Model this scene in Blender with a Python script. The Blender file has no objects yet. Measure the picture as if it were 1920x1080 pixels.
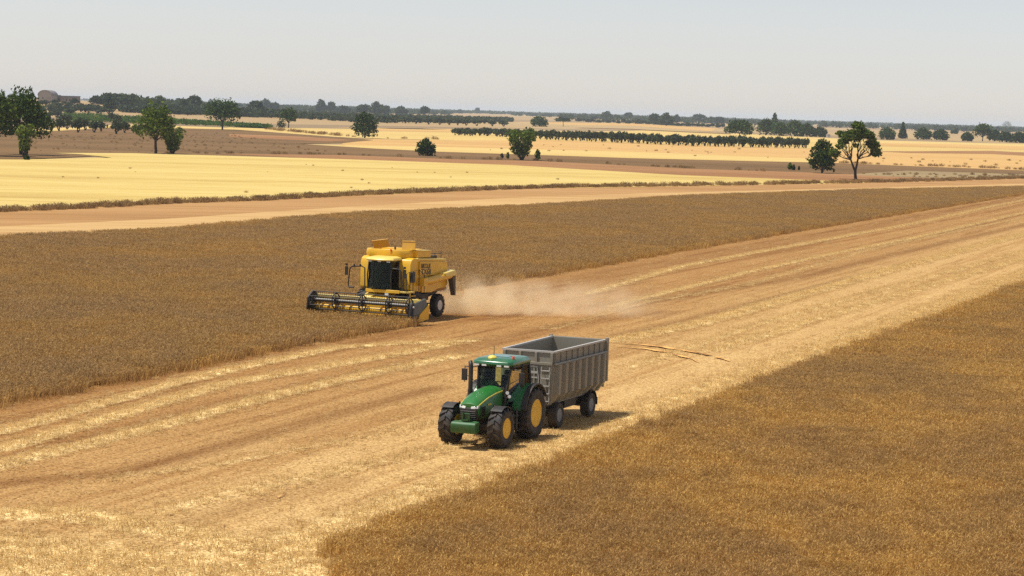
import bpy, bmesh, math, random
import numpy as np
from mathutils import Vector, Matrix

S = bpy.context.scene
COL = S.collection
rad = math.radians

# ------------------------------------------------------------------ camera
FPX, CAM_H = 4200.0, 12.3                      # focal length in 1920-wide pixels, eye height
ROLL, PITCH = math.atan(0.03), math.atan(333 / 4200.0)
Fv = Vector((0, math.cos(PITCH), -math.sin(PITCH)))
R0 = Vector((1, 0, 0)); U0 = Vector((0, math.sin(PITCH), math.cos(PITCH)))
Rv = math.cos(ROLL) * R0 + math.sin(ROLL) * U0
Uv = -math.sin(ROLL) * R0 + math.cos(ROLL) * U0
CAM = Vector((0, 0, CAM_H))
cd = bpy.data.cameras.new('camera'); co = bpy.data.objects.new('camera', cd); COL.objects.link(co)
M = Matrix((Rv, Uv, -Fv)).transposed().to_4x4(); M.translation = CAM
co.matrix_world = M
cd.sensor_width = 36; cd.lens = 36 * FPX / 1920; cd.clip_start = 0.5; cd.clip_end = 60000
S.camera = co

# ------------------------------------------------------------------ light
SUN_EL, SUN_AZ = 66.0, -97.0                   # azimuth clockwise from +Y: the sun stands to the left
w = bpy.data.worlds.new('World'); S.world = w; w.use_nodes = True
nt = w.node_tree; bg = nt.nodes['Background']
sky = nt.nodes.new('ShaderNodeTexSky'); sky.sky_type = 'NISHITA'; sky.sun_disc = False
sky.sun_elevation = rad(SUN_EL); sky.sun_rotation = rad(SUN_AZ % 360)
sky.altitude = 0; sky.air_density = 1.0; sky.dust_density = 0.3; sky.ozone_density = 1.0
hs = nt.nodes.new('ShaderNodeHueSaturation'); hs.inputs['Saturation'].default_value = 0.5
tint = nt.nodes.new('ShaderNodeMix'); tint.data_type = 'RGBA'; tint.blend_type = 'MULTIPLY'; tint.inputs[0].default_value = 1; tint.inputs[7].default_value = (1.01, .995, 1.065, 1)
nt.links.new(sky.outputs[0], hs.inputs['Color']); nt.links.new(hs.outputs[0], tint.inputs[6]); nt.links.new(tint.outputs[2], bg.inputs['Color'])
bg.inputs['Strength'].default_value = 0.112
sl = bpy.data.lights.new('sun', 'SUN'); sl.energy = 5.0; sl.angle = rad(0.6); sl.color = (1.0, 0.95, 0.86)
so = bpy.data.objects.new('sun', sl); COL.objects.link(so)
sd = Vector((math.sin(rad(SUN_AZ)) * math.cos(rad(SUN_EL)), math.cos(rad(SUN_AZ)) * math.cos(rad(SUN_EL)), math.sin(rad(SUN_EL))))
so.rotation_euler = sd.to_track_quat('Z', 'Y').to_euler()
S.view_settings.view_transform = 'Standard'; S.view_settings.look = 'None'
S.view_settings.exposure = 0.0; S.view_settings.gamma = 1.0
S.cycles.use_denoising = False; S.cycles.denoiser = 'OPENIMAGEDENOISE'; S.cycles.denoising_prefilter = 'ACCURATE'; S.cycles.denoising_input_passes = 'RGB_ALBEDO_NORMAL'
S.cycles.max_bounces = 6; S.cycles.diffuse_bounces = 2; S.cycles.transparent_max_bounces = 12
S.cycles.volume_bounces = 3; S.cycles.volume_step_rate = 2.0
try: S.cycles.use_fast_gi = False
except Exception: pass

# ------------------------------------------------------------------ helpers
def hz(x, y):                                  # terrain height: flat plain with one low rise far on the left
    return 9.4 * math.exp(-((x + 400) / 210) ** 2 - ((y - 1900) / 380) ** 2)
def G(px, py, z=None):                         # photo pixel -> point of the terrain
    d = Fv + Rv * ((px - 960) / FPX) - Uv * ((py - 540) / FPX)
    if z is not None:
        return CAM + d * ((z - CAM_H) / d.z)
    zz = 0.0
    if d.z > -1e-4: d.z = -1e-4
    p = CAM + d * (-CAM_H / d.z)
    if p.y > 900:
        t, prev = 800.0, None
        while t < 6500:
            q = CAM + d * t
            if q.z <= hz(q.x, q.y): return Vector((q.x, q.y, hz(q.x, q.y)))
            t += 8
    return p
def scale_at(p):                               # photo pixels per metre at a point
    return FPX / (p - CAM).dot(Fv)

def tag(o, label=None, cat=None, group=None, kind=None):
    if label: o['label'] = label
    if cat: o['category'] = cat
    if group: o['group'] = group
    if kind: o['kind'] = kind
    return o
def empty(name, loc=(0, 0, 0), rz=0, parent=None):
    o = bpy.data.objects.new(name, None); COL.objects.link(o)
    o.location = loc; o.rotation_euler = (0, 0, rz); o.empty_display_size = 0.3
    if parent: o.parent = parent
    return o

class MB:
    def __init__(s): s.v = []; s.f = []
    def add(s, vs, fs):
        n = len(s.v); s.v += [tuple(p) for p in vs]; s.f += [tuple(i + n for i in f) for f in fs]; return s
    def hexa(s, p):                            # 0-3 bottom ring, 4-7 top ring
        return s.add(p, [(3, 2, 1, 0), (4, 5, 6, 7), (0, 1, 5, 4), (1, 2, 6, 5), (2, 3, 7, 6), (3, 0, 4, 7)])
    def box(s, x0, x1, y0, y1, z0, z1):
        return s.hexa([(x0, y0, z0), (x1, y0, z0), (x1, y1, z0), (x0, y1, z0), (x0, y0, z1), (x1, y0, z1), (x1, y1, z1), (x0, y1, z1)])
    def cbox(s, c, sz, m=None):
        hx, hy, hz_ = sz[0] / 2, sz[1] / 2, sz[2] / 2
        P = [Vector(q) for q in ((-hx, -hy, -hz_), (hx, -hy, -hz_), (hx, hy, -hz_), (-hx, hy, -hz_), (-hx, -hy, hz_), (hx, -hy, hz_), (hx, hy, hz_), (-hx, hy, hz_))]
        return s.hexa([Vector(c) + (m @ q if m else q) for q in P])
    def prism(s, poly, y0, y1):                # polygon in XZ swept along Y
        n = len(poly)
        vs = [(x, y0, z) for x, z in poly] + [(x, y1, z) for x, z in poly]
        return s.add(vs, [tuple(range(n)), tuple(range(2 * n - 1, n - 1, -1))] + [(i, (i + 1) % n, (i + 1) % n + n, i + n) for i in range(n)])
    def loft(s, rings, cap=True):
        n = len(rings[0]); vs = [p for r in rings for p in r]; fs = []
        for k in range(len(rings) - 1):
            for i in range(n):
                fs.append((k * n + i, k * n + (i + 1) % n, (k + 1) * n + (i + 1) % n, (k + 1) * n + i))
        if cap: fs += [tuple(range(n)), tuple(range(len(vs) - 1, len(vs) - n - 1, -1))]
        return s.add(vs, fs)
    def tube(s, pts, r, n=8, cap=True):
        pts = [Vector(p) for p in pts]; rs = r if isinstance(r, (list, tuple)) else [r] * len(pts)
        rings = []; up = None
        for i, p in enumerate(pts):
            t = (pts[min(i + 1, len(pts) - 1)] - pts[max(i - 1, 0)]).normalized()
            if up is None:
                up = Vector((0, 0, 1)) if abs(t.z) < 0.9 else Vector((1, 0, 0))
            a = t.cross(up)
            if a.length < 1e-4: a = t.cross(Vector((0.3, 1, 0.2)))
            a.normalize(); b = a.cross(t).normalized(); up = b
            rings.append([p + (a * math.cos(q) + b * math.sin(q)) * rs[i] for q in [2 * math.pi * k / n for k in range(n)]])
        return s.loft(rings, cap)
    def lathe(s, prof, n=32, c=(0, 0, 0)):     # profile (r, y) spun about the Y axis
        rings = [[(c[0] + max(r, 1e-3) * math.cos(a), c[1] + y, c[2] + max(r, 1e-3) * math.sin(a)) for a in [2 * math.pi * k / n for k in range(n)]] for r, y in prof]
        return s.loft(rings, True)
    def lathez(s, prof, n=16, c=(0, 0, 0)):    # profile (r, z) about Z
        rings = [[(c[0] + max(r, 1e-3) * math.cos(a), c[1] + max(r, 1e-3) * math.sin(a), c[2] + z) for a in [2 * math.pi * k / n for k in range(n)]] for r, z in prof]
        return s.loft(rings, True)
    def build(s, name, mat, parent=None, bevel=0, smooth=35, link=True):
        me = bpy.data.meshes.new(name); me.from_pydata(s.v, [], s.f)
        bm = bmesh.new(); bm.from_mesh(me); bmesh.ops.recalc_face_normals(bm, faces=bm.faces); bm.to_mesh(me); bm.free()
        if smooth:
            me.polygons.foreach_set('use_smooth', [True] * len(me.polygons)); me.set_sharp_from_angle(angle=rad(smooth))
        me.materials.append(mat)
        o = bpy.data.objects.new(name, me)
        if link: COL.objects.link(o)
        if parent: o.parent = parent
        if bevel:
            b = o.modifiers.new('bevel', 'BEVEL'); b.width = bevel; b.segments = 2; b.limit_method = 'ANGLE'; b.angle_limit = rad(40)
        return o

# ------------------------------------------------------------------ materials
def mat(name):
    m = bpy.data.materials.new(name); m.use_nodes = True
    t = m.node_tree; return m, t, t.nodes['Principled BSDF']
def N(t, typ, **kw):
    n = t.nodes.new(typ)
    for k, v in kw.items():
        if k in n.inputs.keys(): n.inputs[k].default_value = v
        else: setattr(n, k, v)
    return n
def ramp(t, fac, stops):
    r = t.nodes.new('ShaderNodeValToRGB'); e = r.color_ramp.elements
    while len(e) < len(stops): e.new(0.5)
    for i, (p, c) in enumerate(stops):
        e[i].position = p; e[i].color = (c, c, c, 1) if isinstance(c, (int, float)) else (*c, 1)
    t.links.new(fac, r.inputs[0]); return r.outputs[0]
def mix(t, fac, a, b, blend='MIX'):
    m = t.nodes.new('ShaderNodeMix'); m.data_type = 'RGBA'; m.blend_type = blend
    for sock, v in ((m.inputs[0], fac), (m.inputs[6], a), (m.inputs[7], b)):
        if isinstance(v, (int, float)): sock.default_value = v
        elif isinstance(v, tuple): sock.default_value = (*v, 1)
        else: t.links.new(v, sock)
    return m.outputs[2]
def math_(t, op, a, b=0.0, clamp=False):
    m = t.nodes.new('ShaderNodeMath'); m.operation = op; m.use_clamp = clamp
    for sock, v in ((m.inputs[0], a), (m.inputs[1], b)):
        if isinstance(v, (int, float)): sock.default_value = v
        else: t.links.new(v, sock)
    return m.outputs[0]
def noise(t, vec, scale, detail=4, rough=0.55):
    n = N(t, 'ShaderNodeTexNoise'); n.inputs['Scale'].default_value = scale; n.inputs['Detail'].default_value = detail; n.inputs['Roughness'].default_value = rough
    if vec is not None: t.links.new(vec, n.inputs['Vector'])
    return n.outputs['Fac']
def pos(t, rot=0, sc=(1, 1, 1)):
    g = N(t, 'ShaderNodeNewGeometry'); mp = N(t, 'ShaderNodeMapping'); mp.inputs['Rotation'].default_value = (0, 0, rot); mp.inputs['Scale'].default_value = sc
    t.links.new(g.outputs['Position'], mp.inputs[0]); return mp.outputs[0]
def bump(t, b, h, strength=0.4, dist=0.05):
    n = N(t, 'ShaderNodeBump', Strength=strength, Distance=dist); t.links.new(h, n.inputs['Height']); t.links.new(n.outputs[0], b.inputs['Normal'])

DUST = (0.36, 0.24, 0.13)
def paint(name, col, rough=0.35, dust=0.25, metal=0.0, coat=0.3):
    m, t, b = mat(name)
    tc = N(t, 'ShaderNodeTexCoord')
    n1 = noise(t, tc.outputs['Object'], 2.2, 6, 0.65); n2 = noise(t, tc.outputs['Object'], 23, 3)
    f = math_(t, 'MULTIPLY', ramp(t, n1, [(0.38, 0), (0.72, 1)]), dust)
    f = math_(t, 'ADD', f, math_(t, 'MULTIPLY', ramp(t, n2, [(0.5, 0), (0.75, 1)]), dust * 0.4), True)
    t.links.new(mix(t, f, col, DUST), b.inputs['Base Color'])
    t.links.new(math_(t, 'ADD', math_(t, 'MULTIPLY', f, 0.5), rough), b.inputs['Roughness'])
    b.inputs['Metallic'].default_value = metal; b.inputs['Coat Weight'].default_value = coat; b.inputs['Coat Roughness'].default_value = 0.2
    return m
def glass(name, tint=(0.35, 0.42, 0.40)):
    m, t, b = mat(name); t.nodes.remove(b)
    tr = N(t, 'ShaderNodeBsdfTransparent'); tr.inputs[0].default_value = (*tint, 1)
    gl = N(t, 'ShaderNodeBsdfGlossy'); gl.inputs['Roughness'].default_value = 0.03
    fr = N(t, 'ShaderNodeFresnel', IOR=1.25); mx = N(t, 'ShaderNodeMixShader')
    t.links.new(fr.outputs[0], mx.inputs[0]); t.links.new(tr.outputs[0], mx.inputs[1]); t.links.new(gl.outputs[0], mx.inputs[2])
    t.links.new(mx.outputs[0], t.nodes['Material Output'].inputs[0]); return m
MAT = dict(
    green=paint('green_paint', (0.008, 0.150, 0.020), 0.36, 0.12, coat=0.12), yellow=paint('yellow_paint', (0.80, 0.45, 0.012), 0.40, 0.16, coat=0.15),
    rimyellow=paint('rim_yellow', (0.75, 0.42, 0.01), 0.4, 0.15), black=paint('black_plastic', (0.012, 0.012, 0.012), 0.5, 0.10, coat=0),
    rubber=paint('tyre_rubber', (0.017, 0.017, 0.017), 0.7, 0.16, coat=0), grey=paint('grey_steel', (0.245, 0.230, 0.180), 0.5, 0.28, coat=0.05),
    greyin=paint('worn_grey_steel', (0.2, 0.21, 0.22), 0.55, 0.12, coat=0), palerail=paint('pale_grey_highlight', (0.46, 0.44, 0.40), 0.45, 0.12, coat=0),
    dark=paint('dark_chassis', (0.02, 0.019, 0.018), 0.6, 0.18, coat=0), white=paint('white_metal', (0.62, 0.61, 0.58), 0.4, 0.18),
    rubberchute=paint('chute_rubber', (0.07, 0.055, 0.04), 0.7, 0.3, coat=0), shield=paint('shield_grey', (0.045, 0.052, 0.045), 0.4, 0.15),
    glass=glass('tinted_glass', (.80, .86, .78)), darkglass=glass('dark_glass', (0.55, 0.62, 0.52)), lens=paint('lamp_lens', (0.75, 0.76, 0.74), 0.1, 0.04),
    orange=paint('beacon_amber', (0.6, 0.07, 0.01), 0.2, 0.0), seat=paint('seat_cloth', (0.02, 0.02, 0.018), 0.9, 0.05, coat=0),
    mirror=paint('mirror_face', (0.5, 0.5, 0.5), 0.05, 0.05, metal=0.9), ink=paint('brown_lettering', (0.05, 0.03, 0.01), 0.5, 0.05, coat=0),
    gpsyellow=paint('receiver_yellow', (0.75, 0.6, 0.08), 0.4, 0.08), auger=paint('pale_and_sunlit_yellow', (0.78, 0.58, 0.12), 0.35, 0.12),
)

# ------------------------------------------------------------------ ground and fields
ROW = math.atan2(0.35, 0.937)                  # drilling direction, clockwise from +Y
def field_mat(name, dark, mid, light, band=1.0, grain=14.0, row=ROW, long=0.06, bstr=0.5):
    """soil or stubble: fine grain, streaks along the drilling direction and broad patches of the field itself"""
    m, t, b = mat(name)
    p = pos(t, row); ps = N(t, 'ShaderNodeMapping'); ps.inputs['Scale'].default_value = (1, long, 1); t.links.new(p, ps.inputs[0])
    streak = noise(t, ps.outputs[0], band, 5, 0.6); fine = noise(t, p, grain, 3, 0.7); broad = noise(t, ps.outputs[0], 0.09 * band, 3)
    s = math_(t, 'ADD', math_(t, 'MULTIPLY', streak, 0.45), math_(t, 'MULTIPLY', broad, 0.35)); s = math_(t, 'ADD', s, math_(t, 'MULTIPLY', fine, 0.30))
    t.links.new(ramp(t, s, [(0.43, dark), (0.52, mid), (0.61, light)]), b.inputs['Base Color'])
    b.inputs['Roughness'].default_value = 0.95; b.inputs['Specular IOR Level'].default_value = 0.1
    bump(t, b, fine, bstr, 0.06); return m
def graded(stops):
    out = []
    for a, b, st in stops:
        n = max(1, int(round((b - a) / st))); out += [a + (b - a) * i / n for i in range(n)]
    return out + [stops[-1][1]]
def sheet(name, pix, m, z, jitter=0.0, step=60, seed=1):
    """one flat field: polygon given where its corners lie on the ground, its edge slightly uneven"""
    rnd = random.Random(seed); P = [G(*q, 0.0) if not isinstance(q, Vector) else q for q in pix]
    Q = []
    for i, p in enumerate(P):
        q = P[(i + 1) % len(P)]; n = max(1, int((q - p).length / step))
        for k in range(n):
            c = p.lerp(q, k / n)
            if k and jitter: c = c + Vector((rnd.uniform(-1, 1), rnd.uniform(-1, 1), 0)) * jitter
            Q.append((c.x, c.y, z))
    from mathutils.geometry import tessellate_polygon
    tris = tessellate_polygon([[Vector(q) for q in Q]])
    me = bpy.data.meshes.new(name); me.from_pydata(Q, [], [t for t in tris]); me.materials.append(m)
    bm = bmesh.new(); bm.from_mesh(me); bmesh.ops.recalc_face_normals(bm, faces=bm.faces)
    if bm.faces and sum(f.normal.z for f in bm.faces) < 0: bmesh.ops.reverse_faces(bm, faces=bm.faces)
    bm.to_mesh(me); bm.free()
    o = bpy.data.objects.new(name, me); COL.objects.link(o); return tag(o, kind='structure')

# base terrain
gx = graded([(-9000, -1200, 1300), (-1200, 400, 40), (400, 9000, 1400)]); gy = graded([(-40, 900, 470), (900, 3200, 40), (3200, 16000, 1600)])
gv = [(x, y, hz(x, y)) for y in gy for x in gx]; nx = len(gx)
gf = [(j * nx + i, j * nx + i + 1, (j + 1) * nx + i + 1, (j + 1) * nx + i) for j in range(len(gy) - 1) for i in range(nx - 1)]
gm, t, b = mat('plain_fields')
p = pos(t, 0, (1, 0.5, 1))
v = N(t, 'ShaderNodeTexVoronoi', Scale=0.004); t.links.new(p, v.inputs['Vector'])
sx = N(t, 'ShaderNodeSeparateColor'); t.links.new(v.outputs['Color'], sx.inputs[0])
n1 = noise(t, p, 0.05, 5)
c1 = ramp(t, sx.outputs[0], [(0.0, (0.340, 0.220, 0.090)), (0.35, (0.425, 0.299, 0.117)), (0.6, (0.374, 0.238, 0.099)), (0.8, (0.187, 0.141, 0.063)), (1.0, (0.255, 0.150, 0.068))])
t.links.new(mix(t, math_(t, 'MULTIPLY', n1, 0.5), c1, (0.34, 0.2, 0.09)), b.inputs['Base Color']); b.inputs['Roughness'].default_value = 0.95
me = bpy.data.meshes.new('ground'); me.from_pydata(gv, [], gf); me.materials.append(gm)
ground = bpy.data.objects.new('ground', me); COL.objects.link(ground); tag(ground, kind='structure')

FM = dict(
    yellow=field_mat('ripe_straw', (0.39, 0.25, 0.075), (0.53, 0.38, 0.115), (0.60, 0.455, 0.16), 0.5, 5.0, rad(80), 0.10, 0.2),
    pale=field_mat('pale_straw', (0.460, 0.299, 0.097), (0.540, 0.377, 0.123), (0.600, 0.431, 0.158), 0.12, 2.0, rad(85), 0.10, 0.1),
    tan=field_mat('tan_stubble', (0.430, 0.250, 0.084), (0.510, 0.304, 0.106), (0.560, 0.348, 0.128), 0.12, 2.0, rad(85), 0.10, 0.1),
    brown=field_mat('brown_fallow', (0.122, 0.071, 0.030), (0.159, 0.091, 0.037), (0.207, 0.120, 0.050), 0.25, 2.5, rad(85), 0.12, 0.5),
    red=field_mat('red_earth', (0.221, 0.106, 0.044), (0.281, 0.136, 0.055), (0.340, 0.178, 0.076), 0.3, 3.0, rad(88), 0.12, 0.4),
    track=field_mat('track_earth', (0.284, 0.146, 0.055), (0.361, 0.194, 0.071), (0.430, 0.245, 0.097), 0.6, 6.0, rad(72), 0.05, 0.4),
    light=field_mat('light_stubble', (0.361, 0.202, 0.076), (0.464, 0.280, 0.109), (0.533, 0.344, 0.143), 0.7, 6.0, rad(72), 0.05, 0.4),
    crop=field_mat('crop_floor', (0.10, 0.055, 0.02), (0.14, 0.08, 0.03), (0.18, 0.105, 0.042), 0.6, 5.0, ROW, 0.2, 0.4),
    green=field_mat('vineyard_floor', (0.07, 0.085, 0.022), (0.10, 0.11, 0.03), (0.16, 0.13, 0.05), 0.2, 2.0, rad(85), 0.1, 0.3),
    dull=field_mat('dull_fallow', (0.216, 0.152, 0.076), (0.264, 0.188, 0.092), (0.320, 0.232, 0.112), 0.2, 2.0, rad(85), 0.1, 0.3),
)
# far plain, from the horizon forward
sheet('straw_field', [(430, 219), (560, 223), (700, 231), (860, 235), (960, 237), (1180, 241), (1370, 250), (1640, 263), (1990, 272), (1990, 286), (1560, 283), (1180, 270), (850, 264), (500, 252), (430, 243)], FM['pale'], 0.03, 3, 60, 3)
sheet('stubble_field', [(470, 228), (660, 235), (860, 241), (860, 244), (660, 240), (500, 235)], FM['tan'], 0.06, 2, 60, 4)
sheet('stubble_field', [(700, 241), (760, 240), (850, 244), (850, 248), (700, 246)], FM['tan'], 0.06, 2, 60, 5)
sheet('stubble_field', [(1640, 268), (1800, 271), (1990, 277), (1990, 283), (1640, 274)], FM['tan'], 0.06, 2, 60, 6)
sheet('stubble_field', [(900, 228), (1180, 231), (1350, 241), (1330, 246), (1180, 236), (960, 233)], FM['tan'], 0.06, 2, 60, 7)
sheet('fallow_field', [(1040, 238.4), (1180, 241.6), (1370, 250.4), (1370, 252), (1180, 243.4), (1040, 239.4)], FM['brown'], 0.09, 1, 60, 8)
sheet('stubble_field', [(640, 260), (860, 263.5), (960, 264), (1000, 262), (1180, 268), (1500, 278), (1560, 282), (1990, 291), (1990, 323), (1640, 309), (1560, 306), (1180, 296), (820, 285), (640, 272)], FM['tan'], 0.06, 2, 60, 9)
sheet('straw_field', [(560, 271.2), (680, 273.5), (820, 276), (1180, 285), (1517, 298), (1560, 301), (1560, 307), (1517, 305), (1180, 297.5), (820, 286), (700, 279)], FM['pale'], 0.09, 2, 60, 10)
sheet('fallow_field', [(1640, 283.5), (1700, 284), (1860, 283), (1990, 290), (1990, 296), (1860, 289), (1700, 287)], FM['red'], 0.09, 2, 60, 11)
sheet('vineyard_ground', [(120, 213), (240, 219), (330, 225), (415, 231), (510, 238.5), (508, 241.5), (415, 238), (240, 232.5), (100, 230)], FM['green'], 0.03, 2, 60, 12)
sheet('straw_field', [(60, 243), (240, 233.5), (400, 238.6), (440, 240.5), (560, 245), (680, 251), (850, 258), (850, 263), (685, 260), (560, 253), (440, 244.5), (240, 238), (60, 248)], FM['pale'], 0.06, 2, 60, 13)
# brown fallow behind the bright field
sheet('fallow_field', [(-80, 246), (95, 247), (235, 238.5), (440, 243.5), (560, 252), (640, 258), (700, 263), (640, 269), (560, 270.3), (700, 279), (820, 285), (1180, 297), (1517, 305.5), (1640, 309.5), (1990, 323), (1990, 345), (1640, 346), (1280, 331), (960, 312), (640, 301), (250, 290), (-80, 304)], FM['brown'], 0.12, 1.5, 40, 14)
sheet('fallow_strip', [(430, 252), (560, 256.5), (660, 263), (620, 266), (520, 262), (430, 257)], FM['red'], 0.14, 1, 40, 15)
sheet('bare_strip', [(400, 289), (640, 292), (860, 300), (1000, 302.5), (1280, 317), (1560, 326), (1640, 331), (1800, 337), (1990, 341), (1990, 344), (1640, 346), (1280, 331), (960, 312), (640, 301)], FM['red'], 0.15, 1, 30, 16)
sheet('fallow_strip', [(1580, 329), (1700, 321), (1840, 325), (1990, 331), (1990, 338), (1760, 335)], FM['dull'], 0.14, 1, 30, 17)
sheet('straw_field', [(-80, 300), (30, 300.5), (150, 298.5), (210, 297), (150, 290.5), (100, 288), (250, 288.5), (640, 299.5), (960, 311), (1280, 330), (1560, 340.5), (1640, 344), (1600, 346), (1280, 353), (1000, 357), (830, 364), (640, 372), (300, 387), (-80, 405)], FM['yellow'], 0.16, 0.5, 20, 18)  # left notch bares brown fallow to paint the shade beneath the trees
sheet('dirt_track', [(-80, 403), (300, 385), (640, 370.5), (1000, 355), (1280, 351), (1600, 345), (1990, 333), (1990, 360), (1600, 366), (1280, 380), (640, 412), (300, 444), (-80, 462)], FM['track'], 0.17, 0, 20, 19)
sheet('stubble_strip', [(-80, 430), (0, 428), (300, 414), (640, 391), (1000, 371), (1280, 362.5), (1600, 354.5), (1990, 344), (1990, 360), (1600, 366), (1280, 380), (640, 412), (300, 444), (-80, 462)], FM['light'], 0.175, 0.25, 5, 20)

# the harvested strip between the two standing crops: a fine sheet whose straw cover varies
fw = Vector((-math.sin(rad(24.5)), -math.cos(rad(24.5)), 0)); lf = Vector((-fw.y, fw.x, 0))
CO = Vector((-6.97, 129.24, 0))                # combine harvester: ground point under its front axle
HDR_R, HDR_L = CO + fw * 2.55 + lf * -3.85, CO + fw * 2.55 + lf * 3.0
LEFT_EDGE = [G(-60, 770), G(0, 757), G(150, 730), G(300, 699), G(450, 668), G(600, 640), HDR_L, HDR_R, G(800, 553), G(960, 526), G(1280, 469), G(1600, 415), G(1960, 357)]
RIGHT_EDGE = [G(660, 1130), G(600, 1045), G(760, 985), G(1000, 895), G(1250, 796), G(1500, 700), G(1700, 625), G(1850, 568), G(2000, 506)]
def pl_dist(P, px):
    """distance of an array of ground points to a polyline given in photo pixels"""
    L = [np.array(G(*q)[:2]) for q in px]; d = np.full(len(P), 1e9)
    for a, c in zip(L[:-1], L[1:]):
        ab = c - a; tt = np.clip(((P - a) @ ab) / (ab @ ab), 0, 1); d = np.minimum(d, np.linalg.norm(P - (a + tt[:, None] * ab), axis=1))
    return d
row = np.array((0.35, 0.937)); row /= np.linalg.norm(row); crs = np.array((row[1], -row[0]))
us = np.arange(-60, -10, 0.4); vs_ = []; v_ = 40.0
while v_ < 470: vs_.append(v_); v_ += max(0.5, 0.011 * (v_ - 10))
UU, VV = np.meshgrid(us, np.array(vs_)); P = UU.ravel()[:, None] * crs + VV.ravel()[:, None] * row
rng = np.random.default_rng(5)
def near(px, wd): return np.clip(1.25 - pl_dist(P, px) / wd, 0, 1)
straw = np.zeros(len(P)); bare = np.zeros(len(P)); rut = np.zeros(len(P))
for px, wd, k in [
    ([(-60, 825), (0, 812), (187, 760), (327, 720), (433, 694), (633, 653), (760, 645), (880, 640)], 0.55, 1.0),
    ([(0, 845), (110, 812), (213, 783), (313, 753), (423, 720), (533, 703), (640, 683), (740, 666), (850, 645)], 0.6, 1.0),
    ([(-60, 890), (0, 873), (150, 837), (300, 800), (500, 747), (700, 700), (860, 668)], 0.7, 0.8),
    ([(1100, 552), (1280, 500), (1480, 463), (1713, 420), (1863, 387), (1960, 368)], 0.45, 0.75),
    ([(1150, 575), (1407, 510), (1580, 473), (1713, 447), (1960, 390)], 0.45, 0.75),
    ([(1030, 620), (1200, 570), (1400, 535), (1633, 468), (1960, 400)], 0.35, 0.45),
    ([(1150, 640), (1300, 610), (1480, 560), (1633, 517), (1780, 477), (1960, 428)], 0.9, 0.8),
    ([(1180, 690), (1420, 610), (1650, 545), (1960, 462)], 0.6, 0.5),
    ([(1330, 660), (1560, 590), (1760, 530), (1960, 474)], 0.8, 0.6),
    ([(300, 960), (560, 900), (800, 850), (1060, 790)], 0.9, 0.45),
    ([(200, 900), (420, 870), (640, 830), (820, 790)], 0.5, 0.4)]:
    straw = np.maximum(straw, near(px, wd) * k)
edge = np.clip(1.4 - pl_dist(P, [(590, 1030), (760, 972), (1000, 882), (1250, 783), (1500, 687), (1700, 612), (1850, 556), (2000, 495)]) / 2.1, 0, 1)
straw = np.maximum(straw, edge * 0.9)
straw = np.maximum(straw, np.clip(1.2 - pl_dist(P, [(-40, 965), (120, 965), (330, 1000), (600, 1062)]) / 1.3, 0, 1) * 0.9)
corner = np.clip(1.2 - pl_dist(P, [(-60, 1040), (150, 1060), (450, 1090)]) / 3.6, 0, 1); straw = np.maximum(straw, corner * 0.95)
for px, wd, k in [
    ([(-40, 912), (110, 897), (213, 890), (333, 860), (500, 815), (660, 770), (820, 728)], 0.8, 0.9),
    ([(60, 835), (110, 830), (300, 785), (420, 752), (600, 715), (860, 660)], 0.6, 0.7),
    ([(900, 560), (1200, 500), (1500, 447), (1960, 364)], 3.0, 0.55),
    ([(900, 600), (1250, 560), (1493, 522), (1680, 477), (1960, 413)], 1.1, 0.85),
    ([(1150, 632), (1290, 600), (1450, 560), (1600, 522)], 0.8, 0.8),
    ([(0, 768), (300, 709), (600, 650), (760, 622)], 1.0, 0.7),
    ([(280, 1000), (420, 960), (640, 900)], 0.9, 0.45), ([(560, 1010), (760, 930)], 1.2, 0.4), ([(860, 655), (960, 632), (1060, 610), (1250, 585)], 1.2, 0.6)]:
    bare = np.maximum(bare, near(px, wd) * k)
for px, wd in [] and [([(1135, 644), (1250, 654), (1320, 666), (1352, 674), (1380, 683)], 0.20), ([(1135, 650), (1210, 657), (1255, 664), (1296, 675), (1310, 682)], 0.18), ([(498, 942), (520, 936), (535, 931)], 0.16)]:
    rut = np.maximum(rut, near(px, wd))
uu = UU.ravel(); bias = np.clip((uu + 43) / 12, 0, 1)              # the right half was cut last and is paler
zz = 0.02 + 0.05 * straw - 0.02 * rut + rng.normal(0, 0.006, len(P))
nu, nv = len(us), len(vs_)
fa = [(j * nu + i, j * nu + i + 1, (j + 1) * nu + i + 1, (j + 1) * nu + i) for j in range(nv - 1) for i in range(nu - 1)]
me = bpy.data.meshes.new('stubble_field'); me.from_pydata(np.column_stack([P, zz]).tolist(), [], fa)
for nm, arr in (('straw', straw), ('bare', bare), ('rut', rut), ('pale', bias)):
    me.attributes.new(nm, 'FLOAT', 'POINT').data.foreach_set('value', arr.astype(np.float32))
me.polygons.foreach_set('use_smooth', [True] * len(me.polygons))
sm, t, b = mat('cut_stubble')
def attr(t, n): a = N(t, 'ShaderNodeAttribute'); a.attribute_name = n; return a.outputs['Fac']
p = pos(t, ROW); q = N(t, 'ShaderNodeMapping'); q.inputs['Scale'].default_value = (1, 0.05, 1); t.links.new(p, q.inputs[0])
q2 = N(t, 'ShaderNodeMapping'); q2.inputs['Scale'].default_value = (1, 0.012, 1); t.links.new(p, q2.inputs[0])
fine = noise(t, p, 9, 4, 0.75); fleck = noise(t, p, 28, 2, 0.6); streak = noise(t, q.outputs[0], 1.6, 5, 0.65); lane = noise(t, q2.outputs[0], 0.55, 4, 0.7); broad = noise(t, p, 0.12, 4, 0.6)
base = mix(t, attr(t, 'pale'), (0.370, 0.194, 0.063), (0.54, 0.335, 0.127))
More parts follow.
